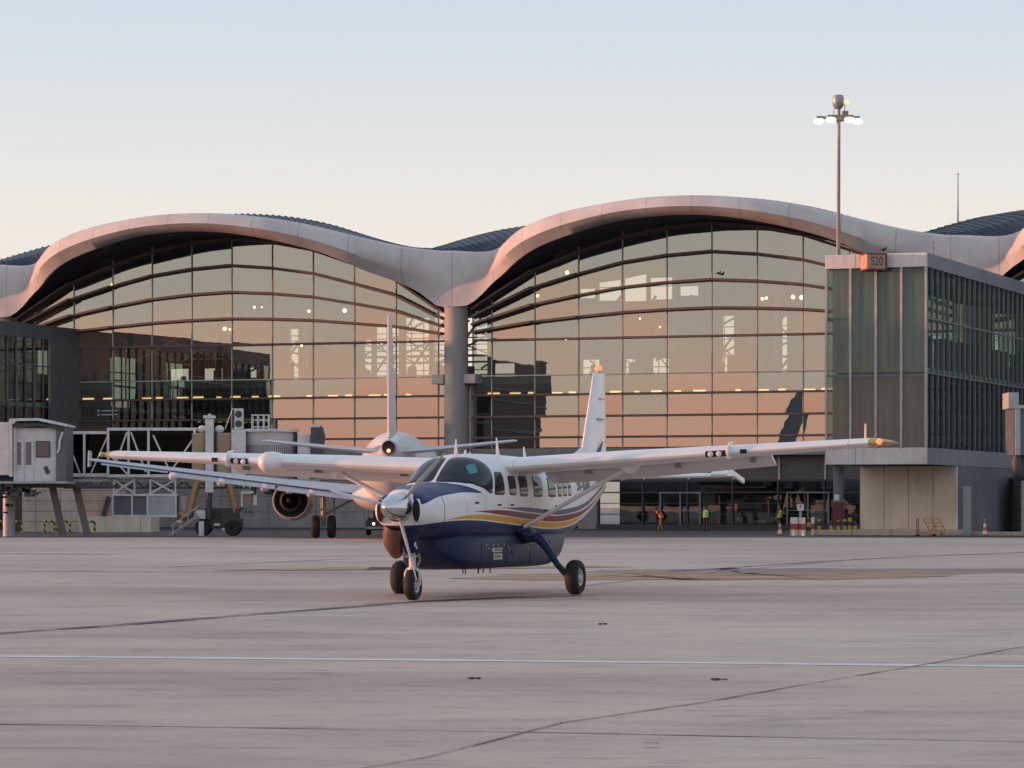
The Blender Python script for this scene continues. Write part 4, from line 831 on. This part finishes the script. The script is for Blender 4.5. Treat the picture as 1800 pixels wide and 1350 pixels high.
for x0, x1 in ((199,238),(263,310)):
    Q.box(b,x0,x0+3,838,870,-.1,0); Q.box(b,x1-3,x1,838,870,-.1,0); Q.bar(b,x0,842,x1,868,.10,-.03); Q.bar(b,x0,868,x1,842,.10,-.06)
    Q.box(b,x0,x1,838,842,-.1,0)
Q.box(b,197,312,868,872,-.15,.9); Q.box(b,197,312,905,909,-.15,.9)
for x in (197,231,258,308): Q.box(b,x,x+3,872,905,-.15,-.05)
b.build('equipment_rack', bw_, JB)
b = MB(); Q.box(b,200,231,872,905,.0,.8); Q.box(b,234,258,872,905,.0,.8); b.build('transformer_box', mat('box_slate', (.10,.13,.17), .5), JB)
b = MB(); Q.box(b,261,308,871,906,-.12,.8); Q.box(b,303,305,876,882,-.13,-.12); b.build('control_cabinet', bbl, JB, bevel=.02)
MB().cyl((Q.X(324),.6,Q.Z(918)), .5, Q.Z(872)-Q.Z(918), n=20).build('cable_drum', bgr, JB, smooth=40)
b = MB(); Q.box(b,352,426,912,928,-.5,.7); Q.box(b,372,420,902,912,-.3,.6); Q.box(b,360,410,893,903,-.2,.5)
for k in range(14): x = rnd.uniform(345,425); y = rnd.uniform(893,930); Q.box(b,x,x+rnd.uniform(3,9),y,y+rnd.uniform(2,6),-.62,-.5)
b.build('drive_bogie', bdk, JB)
for x in (358,410):
    for d in (-.55,.55): MB().lathe([(.1,-.16),(.42,-.18),(.46,0),(.42,.18),(.1,.16)], (Q.X(x),d,.46), 'y', 24).build('bogie_wheel', black, JB, smooth=40)
b = MB(); Q.box(b,348,363,897,912,-.8,-.6); b.build('junction_box', bw_, JB, bevel=.02)
b = MB(); Q.box(b,352,361,916,943,-.85,-.75); Q.box(b,378,388,920,924,-.66,-.6); Q.box(b,392,398,928,932,-.66,-.6); b.build('warning_plate', bw_, JB)
b = MB()
for k in range(9): x = 301+5.6*k; y = 940-4*k; Q.box(b,x,x+8,y-1,y+1,-.9,-.3)
for d in (-.9,-.3):
    Q.bar(b,300,942,352,903,.06,d); Q.bar(b,304,924,352,888,.04,d)
    for k in range(4): Q.bar(b,306+13*k,938-10*k,306+13*k,922-10*k,.035,d)
b.build('access_stair', bgr, JB)
sl_ = MB(); Q.box(sl_,424,446,863,868,-.2,.3); Q.box(sl_,424,427,868,890,-.2,.0); Q.box(sl_,446,452,870,888,-.2,.2); Q.bar(sl_,430,858,418,845,.05,0); Q.bar(sl_,438,858,450,845,.05,0); sl_.build('lamp_bracket', bw_, JB)
MB().prism([(Q.X(429),0,Q.Z(870)),(Q.X(444),0,Q.Z(870)),(Q.X(440),0,Q.Z(890)),(Q.X(433),0,Q.Z(890))],(0,.4,0)).build('flood_lamp', bbe, JB)
b = MB(); Q.bar(b,433,892,430,906,.04,.1); Q.bar(b,440,892,444,908,.04,.1); Q.bar(b,430,900,446,902,.04,.1); Q.bar(b,478,862,478,890,.03,.1); Q.bar(b,478,890,470,893,.03,.1); b.build('hanging_cable', bdk, JB)
b = MB(); Q.box(b,455,540,848,858,.3,1.6); 
for k in range(16): x = rnd.uniform(440,540); Q.box(b,x,x+rnd.uniform(3,10),rnd.uniform(850,858),rnd.uniform(860,874),.2,.9)
b.build('rotunda_machinery', bdk, JB)
# near left bridge cab
Q = PX(60, 178); LB = empty('boarding_bridge', (Q.o, 178, 0), 0, 'white boarding bridge cab with double doors at the left edge', 'boarding bridge')
cabm = mat('cab_offwhite', (.60,.60,.63), .55, var=.12, scale=2); lil = glassmat('cab_glass', (.35,.30,.33), .10, (1,.85,.85))
b = MB(); Q.box(b,26,100,752,846,.3,3); b.build('cab_wall', cabm, LB)
b = MB(); Q.box(b,98,115,750,848,.1,3.2); b.build('cab_return', mat('return_dark', (.12,.13,.15), .6), LB)
MB().prism([(Q.X(16),-.25,Q.Z(742)),(Q.X(18),-.25,Q.Z(736)),(Q.X(68),-.25,Q.Z(735)),(Q.X(118),-.25,Q.Z(746)),(Q.X(118),-.25,Q.Z(750)),(Q.X(68),-.25,Q.Z(739.5)),(Q.X(30),-.25,Q.Z(740)),(Q.X(24),-.25,Q.Z(746))],(0,3.6,0)).build('cab_roof', bw_, LB)
MB().prism([(Q.X(28),.0,Q.Z(752)),(Q.X(30),.0,Q.Z(744)),(Q.X(68),.0,Q.Z(744)),(Q.X(112),.0,Q.Z(752)),(Q.X(112),.0,Q.Z(756)),(Q.X(68),.0,Q.Z(749))],(0,3.2,0)).build('roof_edge', mat('edge_dark', (.06,.07,.08), .6), LB)
b = MB(); Q.box(b,17,22,744,838,-.2,.0); Q.box(b,24,27,752,846,.0,.3); b.build('cab_post', bw_, LB)
MB().box(Q.X(-14),Q.X(15),.2,3,Q.Z(835),Q.Z(742)).build('cab_side', cabm, LB, bevel=.04)
for x0, x1, gx0, gx1 in ((27,41,29,36),(42,58,44,54)):
    d = MB(); Q.box(d,x0,x1,772,846,.24,.29); d = d.build('door', cabm, LB, bevel=.01)
    b = MB(); Q.box(b,gx0,gx1,777,817,.225,.239); b.build('pane', mat('pane_lilac', (.16,.13,.14), .35), d)
w = MB(); Q.box(w,61.5,87,775,804,.25,.29); w = w.build('window', bdk, LB, bevel=.03)
b = MB(); Q.box(b,63,85.5,776.5,802.5,.235,.245); b.build('pane', mat('pane_mauve', (.13,.10,.115), .25), w)
b = MB(); Q.bar(b,78,820,84,832,.22,.27,.06); b.build('tether', bdk, LB)
b = MB().tube([(Q.X(110),-.0,Q.Z(760)),(Q.X(105),-.05,Q.Z(775)),(Q.X(104),-.05,Q.Z(790)),(Q.X(101),-.05,Q.Z(796))], .06, 8); b.build('cable', bw_, LB)
b = MB(); Q.box(b,-20,118,846,850,-.3,3.4); b.build('platform', bgr, LB)
b = MB(); Q.box(b,-20,200,852,857,.3,2.6); Q.box(b,40,135,850,853,.1,2.6)
for k in range(22): x = rnd.uniform(-15,60); y = rnd.uniform(851,868); Q.box(b,x,x+rnd.uniform(3,16),y,y+rnd.uniform(2,6),-.2,.6)
for k in range(9): x = rnd.uniform(-10,14); y = rnd.uniform(868,900); Q.box(b,x,x+rnd.uniform(2,8),y,y+rnd.uniform(2,5),-.2,.6)
b.build('undercarriage', bdk, LB)
MB().cyl((Q.X(10),1.2,0), .34, Q.Z(855), n=20).build('support_column', bgr, LB, smooth=40)
for a, c in (((84,852),(104,941)),((126,852),(147,941))):
    b = MB(); Q.bar(b,*a,*c,.36,1.6,.30); b.build('slanted_leg', mat('leg_brown_grey', (.15,.13,.125), .6, var=.2), LB)
Q = PX(1800, 176); RB = empty('boarding_bridge', (Q.o, 176, 0), 0, 'grey boarding bridge end just entering at the right edge', 'boarding bridge')
b = MB(); Q.box(b,1782,1900,716,800,0,3); b.build('tunnel', mat('tunnel_slate', (.10,.12,.15), .5), RB)
b = MB(); Q.box(b,1772,1790,690,718,-.2,2); Q.box(b,1784,1793,716,800,-.15,0); Q.box(b,1790,1900,712,718,-.2,3); b.build('tunnel_frame', bgr, RB)
b = MB().tube([(Q.X(1793),.5,Q.Z(800)),(Q.X(1790),.4,Q.Z(815)),(Q.X(1794),.4,Q.Z(830)),(Q.X(1804),.5,Q.Z(838))], [.3,.35,.4,.3], 12); Q.box(b,1795,1900,800,830,.3,2.5); b.build('undercarriage', bdk, RB, smooth=40)
b = MB(); Q.box(b,1806,1830,830,942,.8,1.6); b.build('support_column', bgr, RB)
Q = PX(1850, 200); SH = empty('service_hut', (Q.o, 200, 0), 0, 'pale panelled service hut under the bridge at the right edge', 'hut')
b = MB(); Q.box(b,1795,1900,842,938,0,4); b.build('hut_wall', concrete('hut_panel', (.42,.42,.38), 0, .72), SH)
b = MB(); Q.box(b,1793,1902,838,842,-.1,4.1); b.build('hut_roof', bgr, SH)
# tan equipment building at lower left
Q = PX(150, 206); EB = empty('equipment_building', (Q.o, 206, 0), 0, 'low tan panelled building under the left boarding bridges', 'building')
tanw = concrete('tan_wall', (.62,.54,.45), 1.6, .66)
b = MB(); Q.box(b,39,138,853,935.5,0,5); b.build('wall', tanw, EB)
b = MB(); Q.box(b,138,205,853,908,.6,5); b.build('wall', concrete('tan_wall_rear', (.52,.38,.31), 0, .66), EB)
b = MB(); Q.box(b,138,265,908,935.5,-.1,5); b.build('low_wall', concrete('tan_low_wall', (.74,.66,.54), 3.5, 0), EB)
b = MB(); Q.bar(b,190,873,180,907,.28,.5); b.build('slanted_post', bdk, EB)
b = MB(); Q.box(b,20,39,853,935,.8,5); b.build('dark_opening', bdk, EB)
# yellow and black hoops
def banded(name, c1, c2, per, ph=0, ch='Z', c3=None):
    m, N, L, b = newmat(name); t = N.new('ShaderNodeTexCoord'); s = N.new('ShaderNodeSeparateXYZ'); L.new(t.outputs['Object'], s.inputs[0])
    a = N.new('ShaderNodeMath'); a.operation = 'MULTIPLY_ADD'; L.new(s.outputs[ch], a.inputs[0]); a.inputs[1].default_value = 1/per; a.inputs[2].default_value = ph
    if ch == 'Z' and c3:
        x = N.new('ShaderNodeMath'); x.operation = 'MULTIPLY_ADD'; L.new(s.outputs['X'], x.inputs[0]); x.inputs[1].default_value = 1/per; L.new(a.outputs[0], x.inputs[2]); a = x
    f = N.new('ShaderNodeMath'); f.operation = 'FRACT'; L.new(a.outputs[0], f.inputs[0]); g = N.new('ShaderNodeMath'); g.operation = 'GREATER_THAN'; L.new(f.outputs[0], g.inputs[0]); g.inputs[1].default_value = .5
    k = N.new('ShaderNodeMixRGB'); L.new(g.outputs[0], k.inputs[0]); k.inputs[1].default_value = (*c1,1); k.inputs[2].default_value = (*c2,1); L.new(k.outputs[0], b.inputs['Base Color']); b.inputs['Roughness'].default_value = .5; return m
hoopm = banded('yellow_black', (.52,.44,.06), (.02,.02,.02), .36, .25, c3=1)
hl = ['yellow and black hoop guard cut by the left edge of the photo', 'yellow and black hoop guard before the dark opening by the grey column', 'yellow and black hoop guard left of the first slanted leg', 'yellow and black hoop guard between the two slanted legs', 'yellow and black hoop guard just right of the second slanted leg']
for (px, wd), lab in zip(((1,.6),(29,.6),(87,.62),(112,.8),(158,.6)), hl):
    x = (px-900)*202/F; h = .72; w = wd/2
    o = MB().tube([(-w,0,0),(-w,0,h-.12),(-w+.04,0,h-.03),(-w+.13,0,h),(w-.13,0,h),(w-.04,0,h-.03),(w,0,h-.12),(w,0,0)], .07, 10).build('hoop_guard', hoopm, smooth=50)
    o.location = (x, 202, 0); tag(o, lab, 'hoop guard', 'yellow and black hoop guards')
# red and white bollards
rw = banded('red_white', (.70,.62,.60), (.42,.05,.03), .70, .02); yb = banded('yellow_black_post', (.36,.29,.06), (.02,.02,.02), .5, .0)
rl = ['red and white post at the far left of the bollard cluster', 'red and white post just left of the warning sign pole', 'second red and white post from the left end of the cluster', 'red and white post just right of the warning sign pole', 'red and white post at the left end of the pink kerb plinth']
for (px, Y), lab in zip(((1392,184.5),(1400,183.5),(1396,183),(1413,182.5),(1429,186)), rl):
    o = MB().lathe([(.095,0),(.095,.98),(.075,1.04),(.002,1.06)], n=16, caps=False).build('striped_post', rw, smooth=40); o.location = ((px-900)*Y/F, Y, 0); tag(o, lab, 'bollard', 'red and white bollards')
Q = PX(1407, 183.5); WS = empty('warning_sign', (Q.o, 183.5, 0), 0, 'small white warning sign with red mark on a red and white post', 'sign')
MB().lathe([(.11,0),(.11,1.05),(.085,1.06)], n=16, caps=True).build('pole', rw, WS, smooth=40); MB().lathe([(.075,1.06),(.075,1.45)], n=12, caps=True).build('pole_top', bgr, WS, smooth=40)
MB().box(-.19,.19,-.1,-.06,1.42,1.80).build('sign_plate', mat('sign_white', (.62,.62,.62), .5), WS, bevel=.01)
MB().prism([(-.09,-.105,1.72),(.09,-.105,1.72),(0,-.105,1.56)],(0,-.01,0)).build('sign_mark', mat('sign_red', (.5,.05,.06), .5), WS); MB().ball((0,-.05,1.87),.09,10).build('lamp', mat('sign_lamp', (.35,.12,.10), .4), WS, smooth=60)
for i, (px, z, h) in enumerate(((1422,0,1.0),(1440,.3,.62),(1461,.3,.5),(1474,.3,.55),(1485,.3,.62),(1494,.3,.72),(1503,.3,.5))):
    Y = 184.6 if z == 0 else fac(46.3, 44.4)[1]+(1629-px)*.0115+1.3
    lab = ['yellow and black post in front of the left end of the pink plinth','first yellow and black post standing on the pink plinth','yellow and black post on the plinth just left of the pier column','yellow and black post on the plinth just right of the pier column','yellow and black post on the plinth, second right of the pier column','tallest yellow and black post on the plinth before the cream wall','yellow and black post on the plinth beside the cream wall'][i]
    o = MB().lathe([(.115,0),(.115,h-.06),(.09,h),(.002,h+.02)], n=16).build('guard_post', yb, smooth=40); o.location = ((px-900)*Y/F, Y, z); tag(o, lab, 'bollard', 'yellow and black guard posts')
# cones
def cone(px, Y, h, lab, z=0):
    e = empty('traffic_cone', ((px-900)*Y/F, Y, z), 0, lab, 'traffic cone', 'traffic cones'); MB().box(-.2,.2,-.2,.2,0,.035).build('base', black, e, bevel=.01)
    MB().lathe([(.15,.03),(.025,h),(.002,h)], n=20).build('cone', banded('cone_'+str(px), (.60,.09,.05), (.72,.70,.68), .40, .2), e, smooth=50)
cone(1371, 184, .68, 'dark based red and white cone at the feet of a worker in green'); cone(1731, 180, .95, 'tall red and white cone beside the dark side wall of the pier')
# luggage trolley
Q = PX(1632, 179.5); TR = empty('luggage_trolley', (Q.o, 179.5, 0), 0, 'orange metal luggage trolley standing before the cream pier wall', 'trolley')
orm = mat('trolley_orange', (.50,.20,.05), .45); brm = mat('trolley_brown', (.16,.09,.06), .5)
b = MB(); Q.box(b,1612,1646,936,939,-.4,.4); Q.bar(b,1632,936,1646,920,.05,-.3); b.build('platform', orm, TR)
b = MB(); Q.bar(b,1613,937,1613,912,.05,-.35); Q.bar(b,1613,937,1613,912,.05,.35); b.bar((Q.X(1613),-.37,Q.Z(912)),(Q.X(1613),.37,Q.Z(912)),.05)
b.build('front_frame', brm, TR)
b = MB()
for t in range(4): x = 1622+t*3.9; y = 912+t*7; Q.bar(b,x,y,x+28,y,.045,-.2)
for x in (1622,1636,1650): Q.bar(b,x,912,x+11,934,.045,-.2)
Q.bar(b,1660,932,1661,941,.05,-.2); b.build('basket_frame', orm, TR)
for x, d in ((1613,-.3),(1613,.3),(1642,-.3),(1642,.3)): MB().lathe([(.002,-.03),(.07,-.03),(.07,.03),(.002,.03)], (Q.X(x),d,.07), 'y', 14).build('wheel', black, TR)
# tow tractor with a lit headlamp
Q = PX(662, 186); TG = empty('tow_tractor', (Q.o, 186, 0), 0, 'dark tow tractor with one lit headlamp beyond the propeller plane nose', 'tractor')
b = MB().box(-.62,.62,-.2,2.2,.30,.85).box(-.6,.6,.6,1.9,.85,1.0); b.build('body', bdk, TG, bevel=.05)
b = MB()
for x in (-.55,.55):
    for y in (.5,2.0): b.bar((x,y,.9),(x,y,1.75),.05)
b.box(-.62,.62,.4,2.1,1.75,1.82).box(-.62,.62,-.26,-.2,.36,.5); b.build('cab_frame', bgr, TG)
MB().box(-.25,.25,1.2,1.6,1.0,1.45).build('seat', bdk, TG, bevel=.05)
MB().ball((-.16,-.22,.66), .07, 12).build('headlamp', emat('headlamp_lit', (1,.93,.85), 5), TG, smooth=60); MB().ball((.42,-.20,.66), .08, 12).build('headlamp', greym, TG, smooth=60)
for x in (-.5,.5):
    for y in (.15,1.9): MB().lathe([(.05,-.1),(.26,-.1),(.29,0),(.26,.1),(.05,.1)], (x,y,.29), 'x', 20).build('wheel', black, TG, smooth=40)
# floodlight mast
Q = PX(1473.5, 197); MS = empty('floodlight_mast', (Q.o, 197, 0), 0, 'tall floodlight mast with four lit lamps and an orange beacon', 'light mast')
mm = mat('mast_metal', (.26,.22,.21), .5, .3); MB().tube([(0,0,0),(0,0,8),(0,0,17.2),(0,0,17.3),(.04,0,25.9)], [.22,.19,.15,.12,.10], 16).build('pole', mm, MS, smooth=50)
b = MB()
for x, y in ((-1.05,-.1),(-.45,-.75),(.55,-.7),(1.0,-.1),(.1,.9)):
    b.bar((0,0,25.3),(x,y,25.35),.09); b.box(x-.28,x+.28,y-.25,y+.25,25.28,25.42)
b.lathe([(.35,25.15),(.42,25.3),(.35,25.5)], n=16, caps=True).box(.25,.6,-.2,.2,25.5,25.75).bar((-.3,0,25.5),(-.18,0,26.4),.04).bar((.38,0,25.7),(.42,0,26.3),.05)
b.build('lamp_crown', mm, MS)
lm = emat('floodlight_lit', (1,.90,.70), 4)
for x, y in ((-1.2,-.1),(-.52,-.8),(.60,-.8),(1.15,-.1)):
    MB().ball((x,y,25.13), .23, 14, sc_=(1.35,1.2,.75)).build('flood_lamp', lm, MS, smooth=60)
MB().lathe([(.18,25.9),(.34,26.1),(.36,26.5),(.30,26.72),(.002,26.78)], n=20).build('radar_head', mat('radar_grey', (.30,.29,.30), .4, .4), MS, smooth=50); MB().ball((.50,0,26.32), .14, 12).build('beacon', emat('orange_beacon', (1,.22,.05), 4), MS, smooth=60)
for (px, y0, y1, Y), lab in zip(((1684,305,430,238),(555,388,440,248),(1640,425,470,223)), ('tall thin whip antenna standing on the right roof','tiny antenna on the crest of the left roof','small hooded lamp post on the roof behind the gate sign')):
    Q = PX(px, Y); z1 = Q.Z(y0); z0 = Q.Z(y1); o = MB().tube([(0,0,z0),(0,0,z1)], [.07,.03] if Y < 240 else .03, 8).lathe([(.09,z1-.06),(.09,z1)], n=8, caps=True).build('roof_antenna', mm); o.location = (Q.o, Y, 0); tag(o, lab, 'antenna')
for i, (px, py, q, lab) in enumerate(((1016,379,4.4,'dark bird perched on the rising edge of the middle canopy'), (1263,482,.45,'dark bird perched on the second glass transom of the right hall'),(1553,441,44.3,'dark bird perched on the pier parapet right of the gate sign'))):
    t, Y = facade_t(px, q); p = at(px, py, Y); o = MB().ball((0,0,.07), .11, 10, sc_=(1.4,.8,.8)).ball((.15,0,.17), .06, 8).loft([[(-.1,.04,.08),(-.1,-.04,.08),(-.1,0,.11)],[(-.32,.03,.0),(-.32,-.03,.0),(-.32,0,.02)]]).build('bird', mat('bird_dark', (.03,.03,.03), .7), smooth=50); o.location = p; tag(o, lab, 'bird')
# ================================================================ people
skinm = mat('skin', (.20,.11,.075), .6); hairm = mat('hair_black', (.012,.01,.01), .6); navyc = mat('work_dark', (.02,.022,.03), .8); khaki = mat('work_khaki', (.12,.10,.085), .8)
def person(px, Y, rz, lab, J, vestc, trous, shirt):
    P = empty('person', ((px-900)*Y/F, Y, 0), rz, lab, 'person')
    ch = [('pel','spi'),('spi','che'),('che','nec'),('nec','hea'),('hea','top')]
    for s in 'LR': ch += [('che','sh'+s),('sh'+s,'el'+s),('el'+s,'wr'+s),('wr'+s,'ha'+s),('pel','hi'+s),('hi'+s,'kn'+s),('kn'+s,'an'+s),('an'+s,'to'+s)]
    rad = dict(pel=.15,spi=.13,che=.16,nec=.06,hea=.095,top=.07,sh=.075,el=.05,wr=.035,ha=.04,hi=.10,kn=.07,an=.05,to=.04)
    names = list(J); me = bpy.data.meshes.new('body'); me.from_pydata([J[n] for n in names], [(names.index(a), names.index(b)) for a, b in ch], [])
    o = bpy.data.objects.new('body_src', me); col.objects.link(o); md = o.modifiers.new('s', 'SKIN'); me.skin_vertices  # layer appears with the modifier
    for i, n in enumerate(names):
        r = rad.get(n, rad.get(n[:2], .06)); me.skin_vertices[0].data[i].radius = (r, r*(.72 if n in ('che','spi','pel') else 1)); me.skin_vertices[0].data[i].use_root = n == 'pel'
    sb = o.modifiers.new('u', 'SUBSURF'); sb.levels = 2; sb.render_levels = 2
    m2 = bpy.data.meshes.new_from_object(o.evaluated_get(bpy.context.evaluated_depsgraph_get())); bpy.data.objects.remove(o)
    b = MB(); b.v = [tuple(v.co) for v in m2.vertices]; b.f = [tuple(p.vertices) for p in m2.polygons]
    for p in m2.polygons:
        c = p.center; hd = (c-Vector(J['nec'])).dot((Vector(J['top'])-Vector(J['nec'])).normalized()) > .03 and (c-Vector(J['hea'])).length < .25
        hn = min((c-Vector(J['ha'+s])).length for s in 'LR') < .09; lg = c.z < J['pel'][2]-.02
        b.m.append(0 if hd or hn else (1 if lg else 2))
    for s in 'LR':
        w, h = Vector(J['wr'+s]), Vector(J['ha'+s]); d = (h-w).normalized(); sd_ = d.cross(Vector((0,1,0))); sd_ = sd_.normalized() if sd_.length > .1 else Vector((1,0,0))
        for k, ln in enumerate((.075,.085,.08,.065)):
            a = h+d*.02+sd_*(.018*(k-1.5)); b.tube([a, a+d*ln*.5+Vector((0,0,-.004)), a+d*ln+Vector((0,-.012,-.012))], [.010,.009,.007], 6, m=0)
        a = w+d*.05+sd_*.03; b.tube([a, a+d*.03+sd_*.025, a+d*.06+sd_*.03], [.011,.010,.008], 6, m=0)
    hd = Vector(J['hea']); b.ball((hd.x, hd.y-.10, hd.z), .018, 6, m=0).ball((hd.x-.085, hd.y, hd.z), .022, 6, m=0).ball((hd.x+.085, hd.y, hd.z), .022, 6, m=0)
    for s in 'LR': t = Vector(J['to'+s]); b.ball((t.x,t.y+.03,.05), .06, 8, m=3, sc_=(.85,1.9,.8))
    b.build('body', [skinm, trous, shirt, black], P, smooth=60)
    bb = MB().ball((hd.x, hd.y-.085, hd.z+.015), .001, 4)
    e_ = MB()
    for s in (-.035,.035): e_.ball((hd.x+s, hd.y-.092, hd.z+.02), .010, 6)
    e_.box(hd.x-.025,hd.x+.025,hd.y-.098,hd.y-.09,hd.z-.052,hd.z-.044); e_.build('face_features', hairm, P)
    tp = Vector(J['top']); MB().ball((hd.x, hd.y+.012, (hd.z+tp.z)/2+.02), .108, 12, sc_=(1,1.05,.95)).build('hair', hairm, P, smooth=60)
    a, c = Vector(J['pel'])+Vector((0,0,.0)), Vector(J['nec'])-Vector((0,0,.03)); rings = []
    for t, rx, ry in ((0,.205,.155),(.25,.20,.15),(.55,.215,.165),(.8,.215,.16),(.95,.14,.115)):
        m = a.lerp(Vector(J['che']), min(1,t/.8)) if t < .8 else Vector(J['che']).lerp(c, (t-.8)/.2); rings.append([m+Vector((rx*math.cos(q),ry*math.sin(q),0)) for q in [2*math.pi*k/20 for k in range(20)]])
    v = MB().loft(rings, caps=False).build('safety_vest', vestc, P, smooth=60)
    s1 = MB()
    for i, t in ((1,.22),(2,.5)):
        r0 = [Vector(p) for p in rings[i]]; m = sum(r0, Vector())/len(r0); s1.loft([[m+(p-m)*1.02 for p in r0], [m+(p-m)*1.02+Vector((0,0,.05)) for p in r0]], caps=False)
    s1.build('reflective_band', mat('reflective', (.55,.55,.5), .4), v)
    return P
std = dict(pel=(0,0,.93),spi=(0,0,1.1),che=(0,0,1.34),nec=(0,-.01,1.5),hea=(0,-.03,1.62),top=(0,-.03,1.72),shL=(.19,0,1.42),elL=(.24,.02,1.14),wrL=(.22,-.10,.92),haL=(.21,-.13,.85),shR=(-.19,0,1.42),elR=(-.24,.02,1.14),wrR=(-.22,-.10,.92),haR=(-.21,-.13,.85),
  hiL=(.09,0,.88),knL=(.11,-.02,.48),anL=(.12,.03,.08),toL=(.12,-.12,.05),hiR=(-.09,0,.88),knR=(-.10,-.02,.48),anR=(-.11,.03,.08),toR=(-.11,-.12,.05))
orange = mat('vest_orange', (.9,.20,.07), .7, emit=None); green = mat('vest_green', (.52,.85,.20), .7)
walk = dict(std, anL=(.12,.20,.10), knL=(.11,.04,.48), toL=(.12,.08,.05), anR=(-.11,-.18,.08), knR=(-.10,-.14,.50), toR=(-.11,-.32,.05), haL=(.2,-.2,.88), haR=(-.22,.16,.87), wrR=(-.23,.10,.93), elR=(-.24,.08,1.14))
bend = dict(std, pel=(0,.06,.90), spi=(0,0,1.07), che=(0,-.16,1.26), nec=(0,-.28,1.38), hea=(0,-.36,1.46), top=(0,-.40,1.55), shL=(.19,-.20,1.33), shR=(-.19,-.20,1.33), elL=(.22,-.34,1.10), elR=(-.22,-.34,1.10), wrL=(.16,-.56,1.12), wrR=(-.16,-.56,1.12), haL=(.14,-.64,1.12), haR=(-.14,-.64,1.12), anL=(.14,.10,.08), anR=(-.14,-.14,.08), toL=(.14,-.04,.05), toR=(-.14,-.28,.05))
person(1162, 213, R(-75), 'worker in orange vest leaning forward beside the terminal door', bend, orange, khaki, navyc)
person(1241, 214, R(160), 'worker in green vest standing with dark trousers before the dark glass', std, green, navyc, navyc)
person(1370, 211, R(60), 'worker in green vest walking behind the small traffic cone', walk, green, navyc, navyc)
